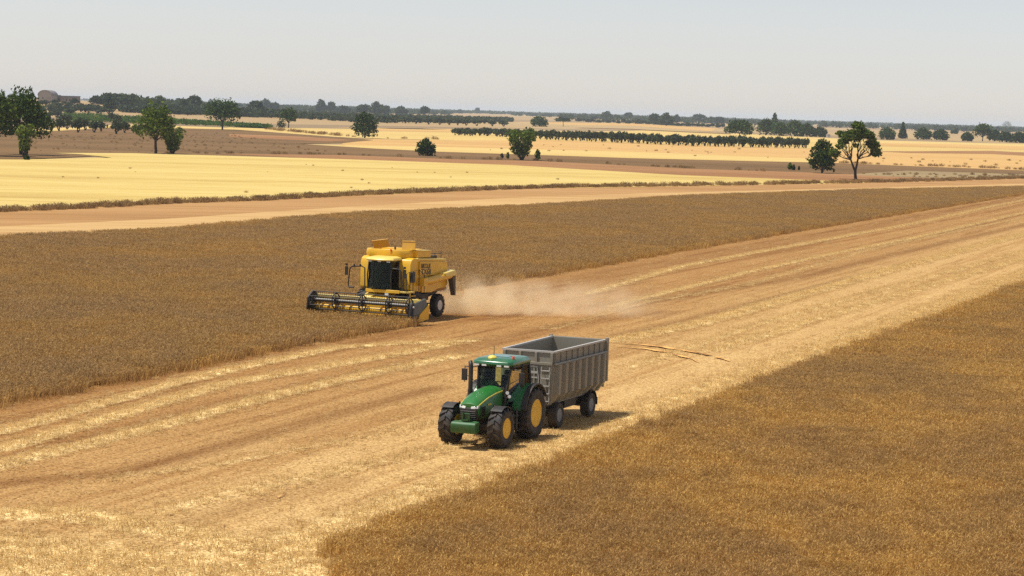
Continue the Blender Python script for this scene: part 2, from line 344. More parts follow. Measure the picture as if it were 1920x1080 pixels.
base = mix(t, ramp(t, math_(t, 'ADD', math_(t, 'MULTIPLY', lane, .65), math_(t, 'MULTIPLY', streak, .35)), [(0.42, 0.75), (0.50, 0.0)]), base, mix(t, attr(t, 'pale'), (0.235, 0.102, 0.028), (0.40, 0.215, 0.070)))
base = mix(t, ramp(t, math_(t, 'ADD', math_(t, 'MULTIPLY', lane, .6), math_(t, 'MULTIPLY', broad, .4)), [(0.50, 0.0), (0.60, 0.7)]), base, mix(t, attr(t, 'pale'), (0.43, 0.24, 0.085), (0.60, 0.39, 0.155)))
br = math_(t, 'MULTIPLY', attr(t, 'bare'), ramp(t, math_(t, 'ADD', math_(t, 'MULTIPLY', streak, .5), math_(t, 'MULTIPLY', fine, .5)), [(0.38, 1.0), (0.62, 0.55)]))
base = mix(t, br, base, (0.205, 0.088, 0.024))
st = math_(t, 'ADD', attr(t, 'straw'), math_(t, 'MULTIPLY', math_(t, 'SUBTRACT', fine, 0.5), 0.9))
st = math_(t, 'ADD', st, math_(t, 'MULTIPLY', math_(t, 'SUBTRACT', streak, 0.5), 0.6))
base = mix(t, ramp(t, st, [(0.28, 0.0), (0.72, 1.0)]), base, (0.88, 0.66, 0.30))
def times(t, f, base, k): return mix(t, f, base, mix(t, 1.0, base, k, 'MULTIPLY'))
base = times(t, ramp(t, noise(t, p, 6, 3, 0.65), [(0.34, 0.9), (0.47, 0.0)]), base, (0.42, 0.36, 0.30))
base = times(t, ramp(t, noise(t, p, 14, 2, 0.5), [(0.36, 0.8), (0.47, 0.0)]), base, (0.45, 0.38, 0.32))
base = times(t, ramp(t, noise(t, p, 11, 2, 0.6), [(0.52, 0.0), (0.66, 1.0)]), base, (1.45, 1.55, 1.7))
t.links.new(base, b.inputs['Base Color']); b.inputs['Roughness'].default_value = 0.95; b.inputs['Specular IOR Level'].default_value = 0.1
bump(t, b, math_(t, 'ADD', fine, math_(t, 'MULTIPLY', fleck, 0.5)), 0.55, 0.07)
me.materials.append(sm); stub = bpy.data.objects.new('stubble_field', me); COL.objects.link(stub); tag(stub, kind='structure')

rutm = field_mat('rut_soil', (0.243, 0.117, 0.040), (0.416, 0.200, 0.062), (1.038, 0.567, 0.168), 1.0, 7.0, ROW, 0.4, 0.5)
def rut(px, wd, seed):
    rnd = random.Random(seed); L = []; C_ = [G(*q) for q in px]
    for a, c in zip(C_[:-1], C_[1:]):
        n = max(1, int((c - a).length / .5)); L += [a.lerp(c, k / n) for k in range(n)]
    L.append(C_[-1]); vs = []; fs = []
    for i, p_ in enumerate(L):
        d = (L[min(i + 1, len(L) - 1)] - L[max(i - 1, 0)]).normalized(); nr = Vector((-d.y, d.x, 0)); en = min(1, i / 6, (len(L) - 1 - i) / 6)
        h1, h2 = (wd * en * rnd.uniform(.25, .75) for _ in range(2)); vs += [(p_ + nr * h1 + Vector((0, 0, .075)))[:], (p_ - nr * h2 + Vector((0, 0, .085)))[:]]
    for i in range(len(L) - 1):
        if rnd.random() > .22: fs.append((2 * i, 2 * i + 1, 2 * i + 3, 2 * i + 2))
    me_ = bpy.data.meshes.new('wheel_rut'); me_.from_pydata(vs, [], fs); me_.materials.append(rutm); o = bpy.data.objects.new('wheel_rut', me_); COL.objects.link(o); return tag(o, kind='structure')
rut([(1128, 643), (1200, 648), (1250, 654), (1320, 666), (1352, 674), (1382, 684)], .42, 1); rut([(1128, 649), (1210, 656), (1255, 664), (1296, 675), (1312, 683)], .34, 2)
rut([(496, 943), (520, 936), (537, 930)], .42, 3)

# ground under the standing crops
LEFT_FAR = [G(1990, 351.5), G(1600, 360.5), G(1280, 372), G(1000, 390), G(640, 407), G(400, 428), G(300, 438), G(0, 451), G(-80, 457)]
RIGHT_OUT = [G(2000, 640), G(2000, 860), G(2000, 1130)]
CORE_Z = 0.20

def patch_fac(t):
    p_ = pos(t, rad(15), (1, 0.6, 0)); a_ = noise(t, p_, 0.085, 5, 0.62); c_ = noise(t, p_, 0.42, 3, 0.6)
    return ramp(t, math_(t, 'ADD', math_(t, 'MULTIPLY', a_, 0.7), math_(t, 'MULTIPLY', c_, 0.3)), [(0.43, 1.0), (0.56, 0.0)])
def crop_core(name, pts, m, z, seed):
    rnd = random.Random(seed); Q = []
    for a, c in zip(pts, pts[1:] + pts[:1]):
        n = max(1, int((c - a).length / .5))
        for k in range(n):
            q = a.lerp(c, k / n); Q.append(Vector((q.x + rnd.uniform(-.14, .14), q.y + rnd.uniform(-.14, .14), 0)))
    cx = Q
    from mathutils.geometry import tessellate_polygon
    n = len(cx); vs = [(q.x, q.y, z) for q in cx] + [(q.x, q.y, 0.0) for q in cx]
    fs = [tuple(t) for t in tessellate_polygon([[Vector((q.x, q.y, 0)) for q in cx]])] + [(i, (i + 1) % n, (i + 1) % n + n, i + n) for i in range(n)]
    me = bpy.data.meshes.new(name); me.from_pydata(vs, [], fs); me.materials.append(m)
    bm = bmesh.new(); bm.from_mesh(me); bmesh.ops.recalc_face_normals(bm, faces=bm.faces)
    top = [f for f in bm.faces if abs(f.normal.z) > .5]
    if sum(f.normal.z for f in top) < 0: bmesh.ops.reverse_faces(bm, faces=bm.faces)
    bm.to_mesh(me); bm.free(); o = bpy.data.objects.new(name, me); COL.objects.link(o); return tag(o, kind='stuff')
core_m, t, b = mat('crop_mass')
p = pos(t, ROW); q = N(t, 'ShaderNodeMapping'); q.inputs['Scale'].default_value = (1, 0.45, 1); q.inputs['Rotation'].default_value = (0, 0, rad(-70)); t.links.new(p, q.inputs[0])
fine = noise(t, p, 7, 5, 0.7); patch = noise(t, q.outputs[0], 0.10, 5, 0.6); spots = noise(t, p, 0.9, 4, 0.6)
c_ = mix(t, patch_fac(t), (0.417, 0.246, 0.081), (0.307, 0.198, 0.081))
c_ = mix(t, ramp(t, fine, [(0.36, 0.4), (0.48, 0.0)]), c_, (0.162, 0.096, 0.033)); c_ = mix(t, ramp(t, fine, [(0.54, 0.0), (0.70, 0.7)]), c_, (0.602, 0.372, 0.121))
t.links.new(c_, b.inputs['Base Color']); b.inputs['Roughness'].default_value = .95; b.inputs['Specular IOR Level'].default_value = .1; bump(t, b, fine, .6, .08)
crop_core('grain_mass', LEFT_EDGE + LEFT_FAR, core_m, CORE_Z, 31); crop_core('grain_mass', RIGHT_EDGE + RIGHT_OUT, core_m, CORE_Z, 32)

# ------------------------------------------------------------------ plants that nobody could count
SRC = bpy.data.collections.new('plant_sources')          # source clumps for the scattering, never linked to the scene
def straw_mat(name, a, c, e, patch=None):
    m, t, b = mat(name)
    g = N(t, 'ShaderNodeNewGeometry'); oi = N(t, 'ShaderNodeObjectInfo')
    rnd = math_(t, 'ADD', math_(t, 'MULTIPLY', g.outputs['Random Per Island'], 0.6), math_(t, 'MULTIPLY', oi.outputs['Random'], 0.4))
    colr = ramp(t, rnd, [(0.1, a), (0.5, c), (0.9, e)])
    if patch:
        colr = mix(t, math_(t, 'MULTIPLY', patch_fac(t), 0.88), colr, mix(t, rnd, patch, tuple(2.0 * q for q in patch)))
    t.links.new(colr, b.inputs['Base Color']); b.inputs['Roughness'].default_value = 0.8; b.inputs['Specular IOR Level'].default_value = 0.15
    tl_ = N(t, 'ShaderNodeBsdfTranslucent'); mx = N(t, 'ShaderNodeMixShader'); mx.inputs[0].default_value = 0.48; t.links.new(colr, tl_.inputs[0]); t.links.new(b.outputs[0], mx.inputs[1]); t.links.new(tl_.outputs[0], mx.inputs[2]); t.links.new(mx.outputs[0], t.nodes['Material Output'].inputs[0])
    return m
def tuft(name, n, r, h, wd, ear, m, seed, lean=0.12, ear_l=0.10):
    rnd = random.Random(seed); mb = MB()
    for i in range(n):
        a = rnd.uniform(0, 6.283); d = r * math.sqrt(rnd.random()); x, y = d * math.cos(a), d * math.sin(a)
        H = h * rnd.uniform(0.7, 1.1) * (1.15 - .75 * (d / r) ** 2 if lean > .3 else 1); ph = rnd.uniform(0, 3.1416); ux, uy = math.cos(ph) * wd / 2, math.sin(ph) * wd / 2
        lx, ly = rnd.gauss(0, lean) * H, rnd.gauss(0, lean) * H
        mb.add([(x - ux, y - uy, 0), (x + ux, y + uy, 0), (x + lx + ux * .7, y + ly + uy * .7, H), (x + lx - ux * .7, y + ly - uy * .7, H)], [(0, 1, 2, 3)])
        if ear:
            k = ear / wd; X, Y = x + lx, y + ly; ex, ey = lx * .5 + rnd.gauss(0, .03), ly * .5 + rnd.gauss(0, .03)
            mb.add([(X, Y, H), (X + ux * k, Y + uy * k, H + ear_l * .4), (X + ex, Y + ey, H + ear_l), (X - ux * k, Y - uy * k, H + ear_l * .4)], [(0, 1, 2, 3)])
    o = mb.build(name, m, smooth=0, link=False); SRC.objects.link(o); return o
def litter(name, n, r, m, seed, L=0.22, wd=0.012, hgt=0.09):
    rnd = random.Random(seed); mb = MB()
    for i in range(n):
        a = rnd.uniform(0, 6.283); d = r * math.sqrt(rnd.random()); x, y = d * math.cos(a), d * math.sin(a); ph = rnd.uniform(0, 6.283)
        l = L * rnd.uniform(0.4, 1.2); dz = rnd.uniform(0.0, hgt); tl = rnd.uniform(-0.35, 0.35)
        if rnd.random() < 0.14:                                # an upright stub
            ux, uy = math.cos(ph) * wd * .6, math.sin(ph) * wd * .6; hh = hgt * rnd.uniform(0.6, 1.5); q = rnd.gauss(0, .03)
            mb.add([(x - ux, y - uy, -.02), (x + ux, y + uy, -.02), (x + ux + q, y + uy, hh), (x - ux + q, y - uy, hh)], [(0, 1, 2, 3)])
        else:
            c, s = math.cos(ph) * l / 2, math.sin(ph) * l / 2; ux, uy = -math.sin(ph) * wd / 2, math.cos(ph) * wd / 2
            mb.add([(x - c - ux, y - s - uy, dz - tl * l / 2), (x - c + ux, y - s + uy, dz - tl * l / 2 + .004), (x + c + ux, y + s + uy, dz + tl * l / 2 + .004), (x + c - ux, y + s - uy, dz + tl * l / 2)], [(0, 1, 2, 3)])
    o = mb.build(name, m, smooth=0, link=False); SRC.objects.link(o); return o
def scatter(name, host, srcs, density, seed, smin, smax, dens_attr=None, zmask=None):
    """a copy of the host sheet's outline on which clumps stand; the sheet itself is not drawn twice"""
    c = bpy.data.collections.new(name + '_clumps')
    for s in srcs: c.objects.link(s)
    o = bpy.data.objects.new(name, host.data if hasattr(host, 'data') else host); COL.objects.link(o); o.location.z = 0.0
    ng = bpy.data.node_groups.new(name, 'GeometryNodeTree')
    ng.interface.new_socket('Geometry', in_out='INPUT', socket_type='NodeSocketGeometry'); ng.interface.new_socket('Geometry', in_out='OUTPUT', socket_type='NodeSocketGeometry')
    n = ng.nodes; L = ng.links; gi = n.new('NodeGroupInput'); go = n.new('NodeGroupOutput')
    dp = n.new('GeometryNodeDistributePointsOnFaces'); dp.distribute_method = 'RANDOM'; dp.inputs['Density'].default_value = density; dp.inputs['Seed'].default_value = seed
    L.new(gi.outputs[0], dp.inputs['Mesh'])
    if dens_attr:
        na = n.new('GeometryNodeInputNamedAttribute'); na.data_type = 'FLOAT'; na.inputs['Name'].default_value = dens_attr[0]
        ma = n.new('ShaderNodeMath'); ma.operation = 'MULTIPLY_ADD'; ma.inputs[1].default_value = dens_attr[1]; ma.inputs[2].default_value = dens_attr[2]
        L.new(na.outputs[0], ma.inputs[0]); L.new(ma.outputs[0], dp.inputs['Density'])
    ip = n.new('GeometryNodeInstanceOnPoints'); ci = n.new('GeometryNodeCollectionInfo'); ci.inputs['Collection'].default_value = c
    ci.inputs['Separate Children'].default_value = True; ci.inputs['Reset Children'].default_value = True; ip.inputs['Pick Instance'].default_value = True
    L.new(dp.outputs['Points'], ip.inputs['Points']); L.new(ci.outputs[0], ip.inputs['Instance'])
    rr = n.new('FunctionNodeRandomValue'); rr.data_type = 'FLOAT_VECTOR'; rr.inputs[0].default_value = (0, 0, 0); rr.inputs[1].default_value = (0, 0, 6.283)
    rs = n.new('FunctionNodeRandomValue'); rs.data_type = 'FLOAT'; rs.inputs[2].default_value = smin; rs.inputs[3].default_value = smax
    L.new(rr.outputs[0], ip.inputs['Rotation']); L.new(rs.outputs[1], ip.inputs['Scale'])
    L.new(ip.outputs[0], go.inputs[0])
    md = o.modifiers.new('scatter', 'NODES'); md.node_group = ng
    return tag(o, kind='stuff')
def flat_host(name, pts, z):
    from mathutils.geometry import tessellate_polygon
    Q = [Vector((p.x, p.y, z)) for p in pts]; me = bpy.data.meshes.new(name); me.from_pydata([q[:] for q in Q], [], [t for t in tessellate_polygon([Q])])
    bm = bmesh.new(); bm.from_mesh(me); bmesh.ops.recalc_face_normals(bm, faces=bm.faces)
    if sum(f.normal.z for f in bm.faces) < 0: bmesh.ops.reverse_faces(bm, faces=bm.faces)
    bm.to_mesh(me); bm.free(); return me
def clip_y(pts, y0, y1):
    def half(P, y, keep_less):
        out = []
        for a, c in zip(P, P[1:] + P[:1]):
            ia, ic = (a.y < y) == keep_less, (c.y < y) == keep_less
            if ia: out.append(a)
            if ia != ic: out.append(a.lerp(c, (y - a.y) / (c.y - a.y)))
        return out
    return half(half(list(pts), y1, True), y0, False)

wheat = straw_mat('ripe_grain', (0.400, 0.235, 0.068), (0.591, 0.352, 0.099), (0.887, 0.600, 0.199), (0.315, 0.192, 0.074))
wheat_far = straw_mat('ripe_grain_far', (0.385, 0.236, 0.080), (0.505, 0.308, 0.105), (0.67, 0.44, 0.165), (0.310, 0.198, 0.086))
weed = straw_mat('dry_weeds', (0.168, 0.106, 0.046), (0.336, 0.212, 0.088), (0.576, 0.389, 0.176))
strawm = straw_mat('loose_straw', (0.42, 0.25, 0.09), (0.66, 0.46, 0.19), (0.82, 0.64, 0.32))
t_near = [tuft('grain_clump', 34, 0.30, 0.38, 0.014, 0.030, wheat, 10 + i, 0.22, 0.08) for i in range(4)]
t_far = [tuft('grain_clump_far', 60, 0.75, 0.34, 0.028, 0.05, wheat_far, 20 + i, 0.25, 0.10) for i in range(4)]
t_mid = [tuft('grain_clump_mid', 60, 0.75, 0.34, 0.024, 0.045, wheat, 50 + i, 0.25, 0.10) for i in range(4)]
t_weed = [tuft('weed_clump', 70, 0.8, 0.60, 0.05, 0.09, weed, 30 + i, 0.35, 0.15) for i in range(4)]
t_straw = [litter('straw_clump', 26, 0.30, strawm, 40 + i) for i in range(4)]
r_poly, l_poly = RIGHT_EDGE + RIGHT_OUT, LEFT_EDGE + LEFT_FAR
scatter('standing_crop', flat_host('crop_host', clip_y(r_poly, 40, 112), 0.10), t_near, 15, 1, 0.8, 1.15)
scatter('standing_crop', flat_host('crop_host', clip_y(r_poly, 98, 260), 0.10), t_mid, 4.0, 2, 0.8, 1.15)
scatter('standing_crop', flat_host('crop_host', clip_y(l_poly, 60, 150), 0.10), t_far, 4.0, 3, 0.8, 1.2)
scatter('standing_crop', flat_host('crop_host', clip_y(l_poly, 150, 600), 0.10), t_far, 2.2, 4, 0.85, 1.25)
def band_host(px, wd, z, name):
    L = [G(*q) for q in px]; up, lo = [], []
    for i, p in enumerate(L):
        d = (L[min(i + 1, len(L) - 1)] - L[max(i - 1, 0)]).normalized(); nrm = Vector((-d.y, d.x, 0)); up.append(p + nrm * wd / 2); lo.append(p - nrm * wd / 2)
    return flat_host(name, up + lo[::-1], z)
for px_ in ([(-60, 770), (0, 757.5), (150, 730.5), (300, 699.5), (450, 668.5), (600, 640.5), (730, 614)], [(830, 547), (960, 526.5), (1280, 469.5), (1600, 415.5), (1960, 357.5)]):
    scatter('standing_crop', band_host(px_, .8, 0.02, 'crop_host'), t_mid, 4.5, 21, 0.75, 1.15)
me = stub.data
scatter('loose_straw', me, t_straw, 6, 5, 0.7, 1.3, ('straw', 18.0, 0.3))
scatter('verge_weeds', band_host([(-80, 402), (150, 393), (300, 384), (480, 378), (640, 369), (830, 361), (1000, 354.5), (1150, 351.5)], 2.6, 0.16, 'weed_host'), t_weed, 2.0, 6, 0.25, 0.95)
scatter('verge_weeds', band_host([(1150, 351.5), (1280, 350), (1600, 344), (1700, 342), (1990, 333)], 4.5, 0.16, 'weed_host'), t_weed, 0.6, 7, 0.3, 1.0)
scatter('verge_weeds', band_host([(300, 288.5), (420, 289.5), (640, 291), (860, 299), (1000, 302), (1280, 316), (1500, 325)], 5, 0.16, 'weed_host'), t_weed, 0.07, 8, 0.3, 1.1)
scatter('verge_weeds', band_host([(1560, 306), (1700, 311), (1850, 316), (1990, 323)], 6, 0.16, 'weed_host'), t_weed, 0.14, 9, 0.4, 1.2)
scatter('verge_weeds', band_host([(1640, 330), (1800, 331), (1990, 333)], 25, 0.16, 'weed_host'), t_weed, 0.03, 10, 0.25, 0.8)
def poly_host(px, z): return flat_host('weed_host', [G(*q) for q in px], z)
scatter('field_weeds', poly_host([(880, 272), (1180, 272), (1500, 283), (1540, 300), (1180, 291), (850, 281)], 0.1), t_weed, 0.0014, 12, 0.3, 0.9)
scatter('field_weeds', poly_host([(1640, 296), (1960, 298), (1960, 318), (1640, 306)], 0.1), t_weed, 0.0016, 13, 0.3, 0.9)
scatter('field_weeds', poly_host([(40, 255), (430, 250), (560, 275), (640, 290), (250, 287), (40, 284)], 0.13), t_weed, 0.012, 14, 0.2, 0.6)
scatter('field_weeds', poly_host([(60, 310), (600, 308), (1200, 332), (1000, 350), (300, 378), (60, 388)], 0.17), t_weed, 0.0015, 15, 0.15, 0.4)
scatter('verge_weeds', band_host([(500, 243), (680, 259), (850, 262.5)], 6, 0.13, 'weed_host'), t_weed, 0.05, 11, 0.6, 1.8)

# ------------------------------------------------------------------ wheels
def wheel(parent, x, y, R, wd, rim_r, side, rim_mat, lugs, hub_dish=0.10, name='wheel', tread='chevron', shade_mat=None):
    e = empty(name, (x, y, R), 0, parent)
    tb = MB(); s = (R - rim_r); Rt = R - (0.055 if tread == 'chevron' else 0.0)
    tb.lathe([(rim_r - 0.02, -wd * .36), (rim_r + .02, -wd * .43), (rim_r + s * .45, -wd * .50), (Rt - s * .16, -wd * .485), (Rt - .02, -wd * .42), (Rt, -wd * .25), (Rt + .004, 0), (Rt, wd * .25), (Rt - .02, wd * .42), (Rt - s * .16, wd * .485), (rim_r + s * .45, wd * .50), (rim_r + .02, wd * .43), (rim_r - 0.02, wd * .36)], 48)
    if tread == 'chevron':
        for i in range(lugs):
            for sg in (-1, 1):
                a0 = 2 * math.pi * (i + (0.5 if sg > 0 else 0)) / lugs; da = 2 * math.pi / lugs
                st = [(-.02, 0.0), (.20, .22), (.36, .40), (.44, .49), (.495, .53)]       # (fraction of width, share of pitch swept back)
                hw = 0.17 * da; rings = []
                for fy, sw in st:
                    ac = a0 - sw * da * 1.15; yy = sg * fy * wd; top = R if fy < .4 else (R - .022 if fy < .46 else Rt - s * .14); bot = Rt - .03 if fy < .46 else Rt - s * .30
                    rings.append([(bot * math.cos(ac - hw * 1.3), yy, bot * math.sin(ac - hw * 1.3)), (bot * math.cos(ac + hw * 1.3), yy, bot * math.sin(ac + hw * 1.3)), (top * math.cos(ac + hw), yy, top * math.sin(ac + hw)), (top * math.cos(ac - hw), yy, top * math.sin(ac - hw))])
                tb.loft(rings)
    tb.build('tyre', MAT['rubber'], e)
    rb = MB(); q = side
    rb.lathe([(rim_r * 1.02, q * wd * .44), (rim_r * .97, q * wd * .46), (rim_r * .93, q * wd * .40), (rim_r * .88, q * (wd * .40 - hub_dish)), (rim_r * .45, q * (wd * .40 - hub_dish * 1.3)), (rim_r * .40, q * (wd * .40 - hub_dish * .9)), (rim_r * .24, q * (wd * .40 - hub_dish * .7)), (rim_r * .22, q * (wd * .40 - hub_dish * .2)), (.001, q * (wd * .40 - hub_dish * .1)), (.001, -q * wd * .30), (rim_r * .97, -q * wd * .34), (rim_r * 1.02, -q * wd * .42)], 40)
    for k in range(8):
        a = 2 * math.pi * k / 8; rb.cbox((rim_r * .33 * math.cos(a), q * (wd * .40 - hub_dish * .72), rim_r * .33 * math.sin(a)), (.035, .05, .035))
    rb.build('rim', rim_mat, e)
    if shade_mat:
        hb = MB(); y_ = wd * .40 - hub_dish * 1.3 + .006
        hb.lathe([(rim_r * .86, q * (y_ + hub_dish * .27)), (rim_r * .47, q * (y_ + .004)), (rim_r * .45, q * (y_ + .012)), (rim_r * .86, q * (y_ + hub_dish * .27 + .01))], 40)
        hb.build('recess_shade_disc', shade_mat, e)  # added disc that paints the recess shade inside the rim
    return e
def arc_fender(mb, cx, cz, R, th, a0, a1, y0, y1, n=14):
    poly = [(cx + R * math.cos(rad(a0 + (a1 - a0) * k / n)), cz + R * math.sin(rad(a0 + (a1 - a0) * k / n))) for k in range(n + 1)]
    inn = [(cx + (R - th) * math.cos(rad(a0 + (a1 - a0) * k / n)), cz + (R - th) * math.sin(rad(a0 + (a1 - a0) * k / n))) for k in range(n + 1)]
    for k in range(n):
        mb.hexa([(inn[k][0], y0, inn[k][1]), (inn[k + 1][0], y0, inn[k + 1][1]), (inn[k + 1][0], y1, inn[k + 1][1]), (inn[k][0], y1, inn[k][1]), (poly[k][0], y0, poly[k][1]), (poly[k + 1][0], y0, poly[k + 1][1]), (poly[k + 1][0], y1, poly[k + 1][1]), (poly[k][0], y1, poly[k][1])])
    return mb

# ------------------------------------------------------------------ tractor (X forward, Y left, origin under the rear axle)
RIM_SHADE = paint('rim_recess_shade', (0.42, 0.20, 0.008), 0.55, 0.35, coat=0)  # rim yellow darkened: shade of the recess put into the colour
def rz_of(yaw): return math.atan2(-math.cos(rad(yaw)), -math.sin(rad(yaw)))
TYAW = 22.8
tr = empty('tractor', (-0.07, 83.92, 0.03), rz_of(TYAW))
tag(tr, 'green farm tractor with yellow wheel rims, front weight block and amber roof beacon', 'tractor')
for y in (-.93, .93): wheel(tr, 0, y, .97, .66, .52, 1 if y > 0 else -1, MAT['rimyellow'], 18, .26, shade_mat=RIM_SHADE)
for y in (-.98, .98): wheel(tr, 2.82, y, .73, .56, .37, 1 if y > 0 else -1, MAT['rimyellow'], 15, .06, shade_mat=RIM_SHADE)
m = MB()
m.box(-.55, 1.3, -.32, .32, .62, 1.25); m.box(1.3, 3.35, -.26, .26, .62, 1.12); m.box(2.62, 3.02, -.72, .72, .60, .86); m.box(-.2, .2, -.75, .75, .80, 1.14)
m.box(-1.0, -.5, -.09, .09, .48, .62); m.box(-.75, -.55, -.45, .45, .55, 1.15)
m.box(1.35, 1.75, -.75, -.4, .62, 1.15); m.box(1.2, 2.1, .28, .62, .85, 1.2)
m.build('chassis', MAT['dark'], tr, .02)
def hood_ring(x, hw, zt, zb, crown=.06, sh=.14):
    return [(x, -hw, zb), (x, hw, zb), (x, hw + .01, zt - sh), (x, hw * .86, zt - .035), (x, hw * .38, zt + crown * .55), (x, .05, zt + crown * .8), (x, 0, zt + crown * .62), (x, -.05, zt + crown * .8), (x, -hw * .38, zt + crown * .55), (x, -hw * .86, zt - .035), (x, -hw - .01, zt - sh)]
m = MB(); m.loft([hood_ring(1.42, .43, 2.02, 1.12), hood_ring(2.0, .42, 1.99, 1.10), hood_ring(2.7, .40, 1.89, 1.08), hood_ring(3.2, .38, 1.76, 1.06), hood_ring(3.46, .35, 1.66, 1.22, .03), hood_ring(3.55, .31, 1.61, 1.52, .02, .06)])
hood = m.build('hood', MAT['green'], tr, .012, 50)
for sg in (-1, 1):
    m = MB()
    L = [(1.45, 1.905), (2.0, 1.875), (2.7, 1.775), (3.2, 1.645), (3.44, 1.56)]; W = [.447, .437, .417, .397, .372]
    for (a, za), (c, zc), wa, wc in zip(L[:-1], L[1:], W[:-1], W[1:]):
        m.hexa([(a, sg * (wa - .02), za - .018), (c, sg * (wc - .02), zc - .018), (c, sg * wc, zc - .018), (a, sg * wa, za - .018), (a, sg * (wa - .02), za + .018), (c, sg * (wc - .02), zc + .018), (c, sg * wc, zc + .018), (a, sg * wa, za + .018)])
    m.build('stripe', MAT['gpsyellow'], hood)
m = MB(); m.box(2.45, 2.75, .425, .435, 1.5, 1.56); m.build('number_plate', MAT['gpsyellow'], hood)
m = MB(); m.prism([(3.1, 1.0), (3.50, 1.02), (3.585, 1.40), (3.56, 1.47), (3.2, 1.5)], -.335, .335)
for k in range(5): m.box(3.50 + .016 * k, 3.56 + .012 * k, -.30, .30, 1.06 + .07 * k, 1.08 + .07 * k)
m.lathez([(.07, 0), (.07, .02)], 16, (3.50, 0, 1.30))
for sg in (-1, 1): m.box(2.95, 3.30, sg * .385 - .03, sg * .385 + .03, 1.12, 1.50)
m.build('grille', MAT['black'], tr, .015)
for sg in (-1, 1):
    m = MB(); m.hexa([(3.40, sg * .11, 1.43), (3.600, sg * .11, 1.44), (3.54, sg * .36, 1.45), (3.36, sg * .36, 1.45), (3.38, sg * .11, 1.53), (3.58, sg * .11, 1.52), (3.52, sg * .37, 1.56), (3.34, sg * .37, 1.56)])
    m.build('headlight', MAT['lens'], tr, .012)
m = MB(); m.prism([(3.62, .62), (3.96, .58), (4.03, .68), (4.03, .92), (3.96, .98), (3.62, 1.0)], -.49, .49)
m.box(3.42, 3.62, -.36, .36, .62, 1.0)
m.build('front_weight', paint('weight_green', (.004, .095, .020), .5, .16, coat=0), tr, .03)
m = MB(); m.box(3.60, 3.80, -.165, .165, 1.01, 1.06); m.box(3.62, 3.70, -.11, .11, 1.0, 1.30); m.box(3.66, 3.78, -.16, -.10, 1.02, 1.30); m.box(3.66, 3.78, .10, .16, 1.02, 1.22); m.tube([(3.7, -.14, 1.26), (3.7, .14, 1.26)], .028)
m.box(3.70, 3.86, -.10, .12, 1.02, 1.08); m.box(4.024, 4.034, -.17, .10, .80, .825); 
m.build('front_hitch', paint('dark_green_linkage', (.005, .055, .01), .4, .1), tr)
# cab
m = MB()
for sg in (-1, 1):
    m.tube([(1.46, sg * .50, 1.25), (1.42, sg * .58, 2.0), (1.22, sg * .66, 2.80)], .05, 6)
    m.tube([(.45, sg * .80, 1.20), (.42, sg * .80, 2.0), (.36, sg * .74, 2.80)], .045, 6)
    m.tube([(-.42, sg * .74, 1.75), (-.45, sg * .74, 2.2), (-.36, sg * .70, 2.80)], .06, 6)
    m.box(.40, 1.40, sg * .62 - .1, sg * .62 + .1, 1.12, 1.30); m.tube([(1.44, sg * .55, 1.5), (.45, sg * .80, 1.45)], .03, 6)
    m.box(-.42, 1.22, sg * .70 - .04, sg * .70 + .04, 2.74, 2.82)
m.box(-.45, 1.4, -.62, .62, 1.10, 1.28); m.box(1.34, 1.44, -.5, .5, 1.3, 2.02); m.box(-.42, -.34, -.7, .7, 2.74, 2.82); m.box(1.14, 1.24, -.66, .66, 2.74, 2.82)
m.box(-.48, -.40, -.66, .66, 1.2, 1.85); m.box(1.0, 1.35, -.45, .45, 1.3, 1.95)
m.build('cab_frame', MAT['black'], tr, .01)
def quad_pane(name, pts, parent, mt, th=.012):
    a, c, d, e_ = [Vector(p) for p in pts]; nrm = (c - a).cross(e_ - a).normalized() * th
    return MB().hexa([a, c, d, e_, a + nrm, c + nrm, d + nrm, e_ + nrm]).build(name, mt, parent, smooth=0)
quad_pane('windscreen', [(1.42, -.54, 2.0), (1.42, .54, 2.0), (1.21, .62, 2.76), (1.21, -.62, 2.76)], tr, MAT['glass'])
quad_pane('rear_window', [(-.44, -.66, 1.86), (-.44, .66, 1.86), (-.38, .64, 2.74), (-.38, -.64, 2.74)], tr, MAT['glass'])
for sg in (-1, 1):
    quad_pane('cab_door', [(1.42, sg * .575, 1.32), (.46, sg * .80, 1.30), (.38, sg * .74, 2.76), (1.20, sg * .66, 2.76)], tr, MAT['glass'])
    quad_pane('side_window', [(.42, sg * .79, 1.75), (-.40, sg * .74, 1.85), (-.36, sg * .70, 2.76), (.36, sg * .74, 2.76)], tr, MAT['glass'])
def rr(x0, x1, hw, z, r=.16): return [(x0 + r, -hw, z), (x1 - r, -hw, z), (x1, -hw + r, z), (x1, hw - r, z), (x1 - r, hw, z), (x0 + r, hw, z), (x0, hw - r, z), (x0, -hw + r, z)]
m = MB(); m.loft([rr(-.42, 1.50, .76, 2.81), rr(-.46, 1.57, .81, 2.87), rr(-.45, 1.54, .80, 2.97), rr(-.35, 1.36, .70, 3.06), rr(-.15, 1.05, .45, 3.09)])
roof = m.build('cab_roof', paint('roof_green', (.010, .13, .045), .22, .12, coat=.5), tr, .02, 45)
m = MB(); m.box(.35, .85, -.30, .35, 3.08, 3.105); m.build('roof_hatch', paint('bluish_hatch', (.10, .22, .20), .25, .1), roof)
for y in (-.60, -.3, .3, .60):
    m = MB(); m.box(1.50, 1.57, y - .09, y + .09, 2.80, 2.86); m.build('work_lamp', MAT['lens'], roof)
m = MB(); m.lathez([(.02, 0), (.02, .06), (.05, .06), (.05, .14), (.03, .17), (.01, .18)], 16, (1.05, .66, 3.01)); m.build('beacon', MAT['orange'], tr)
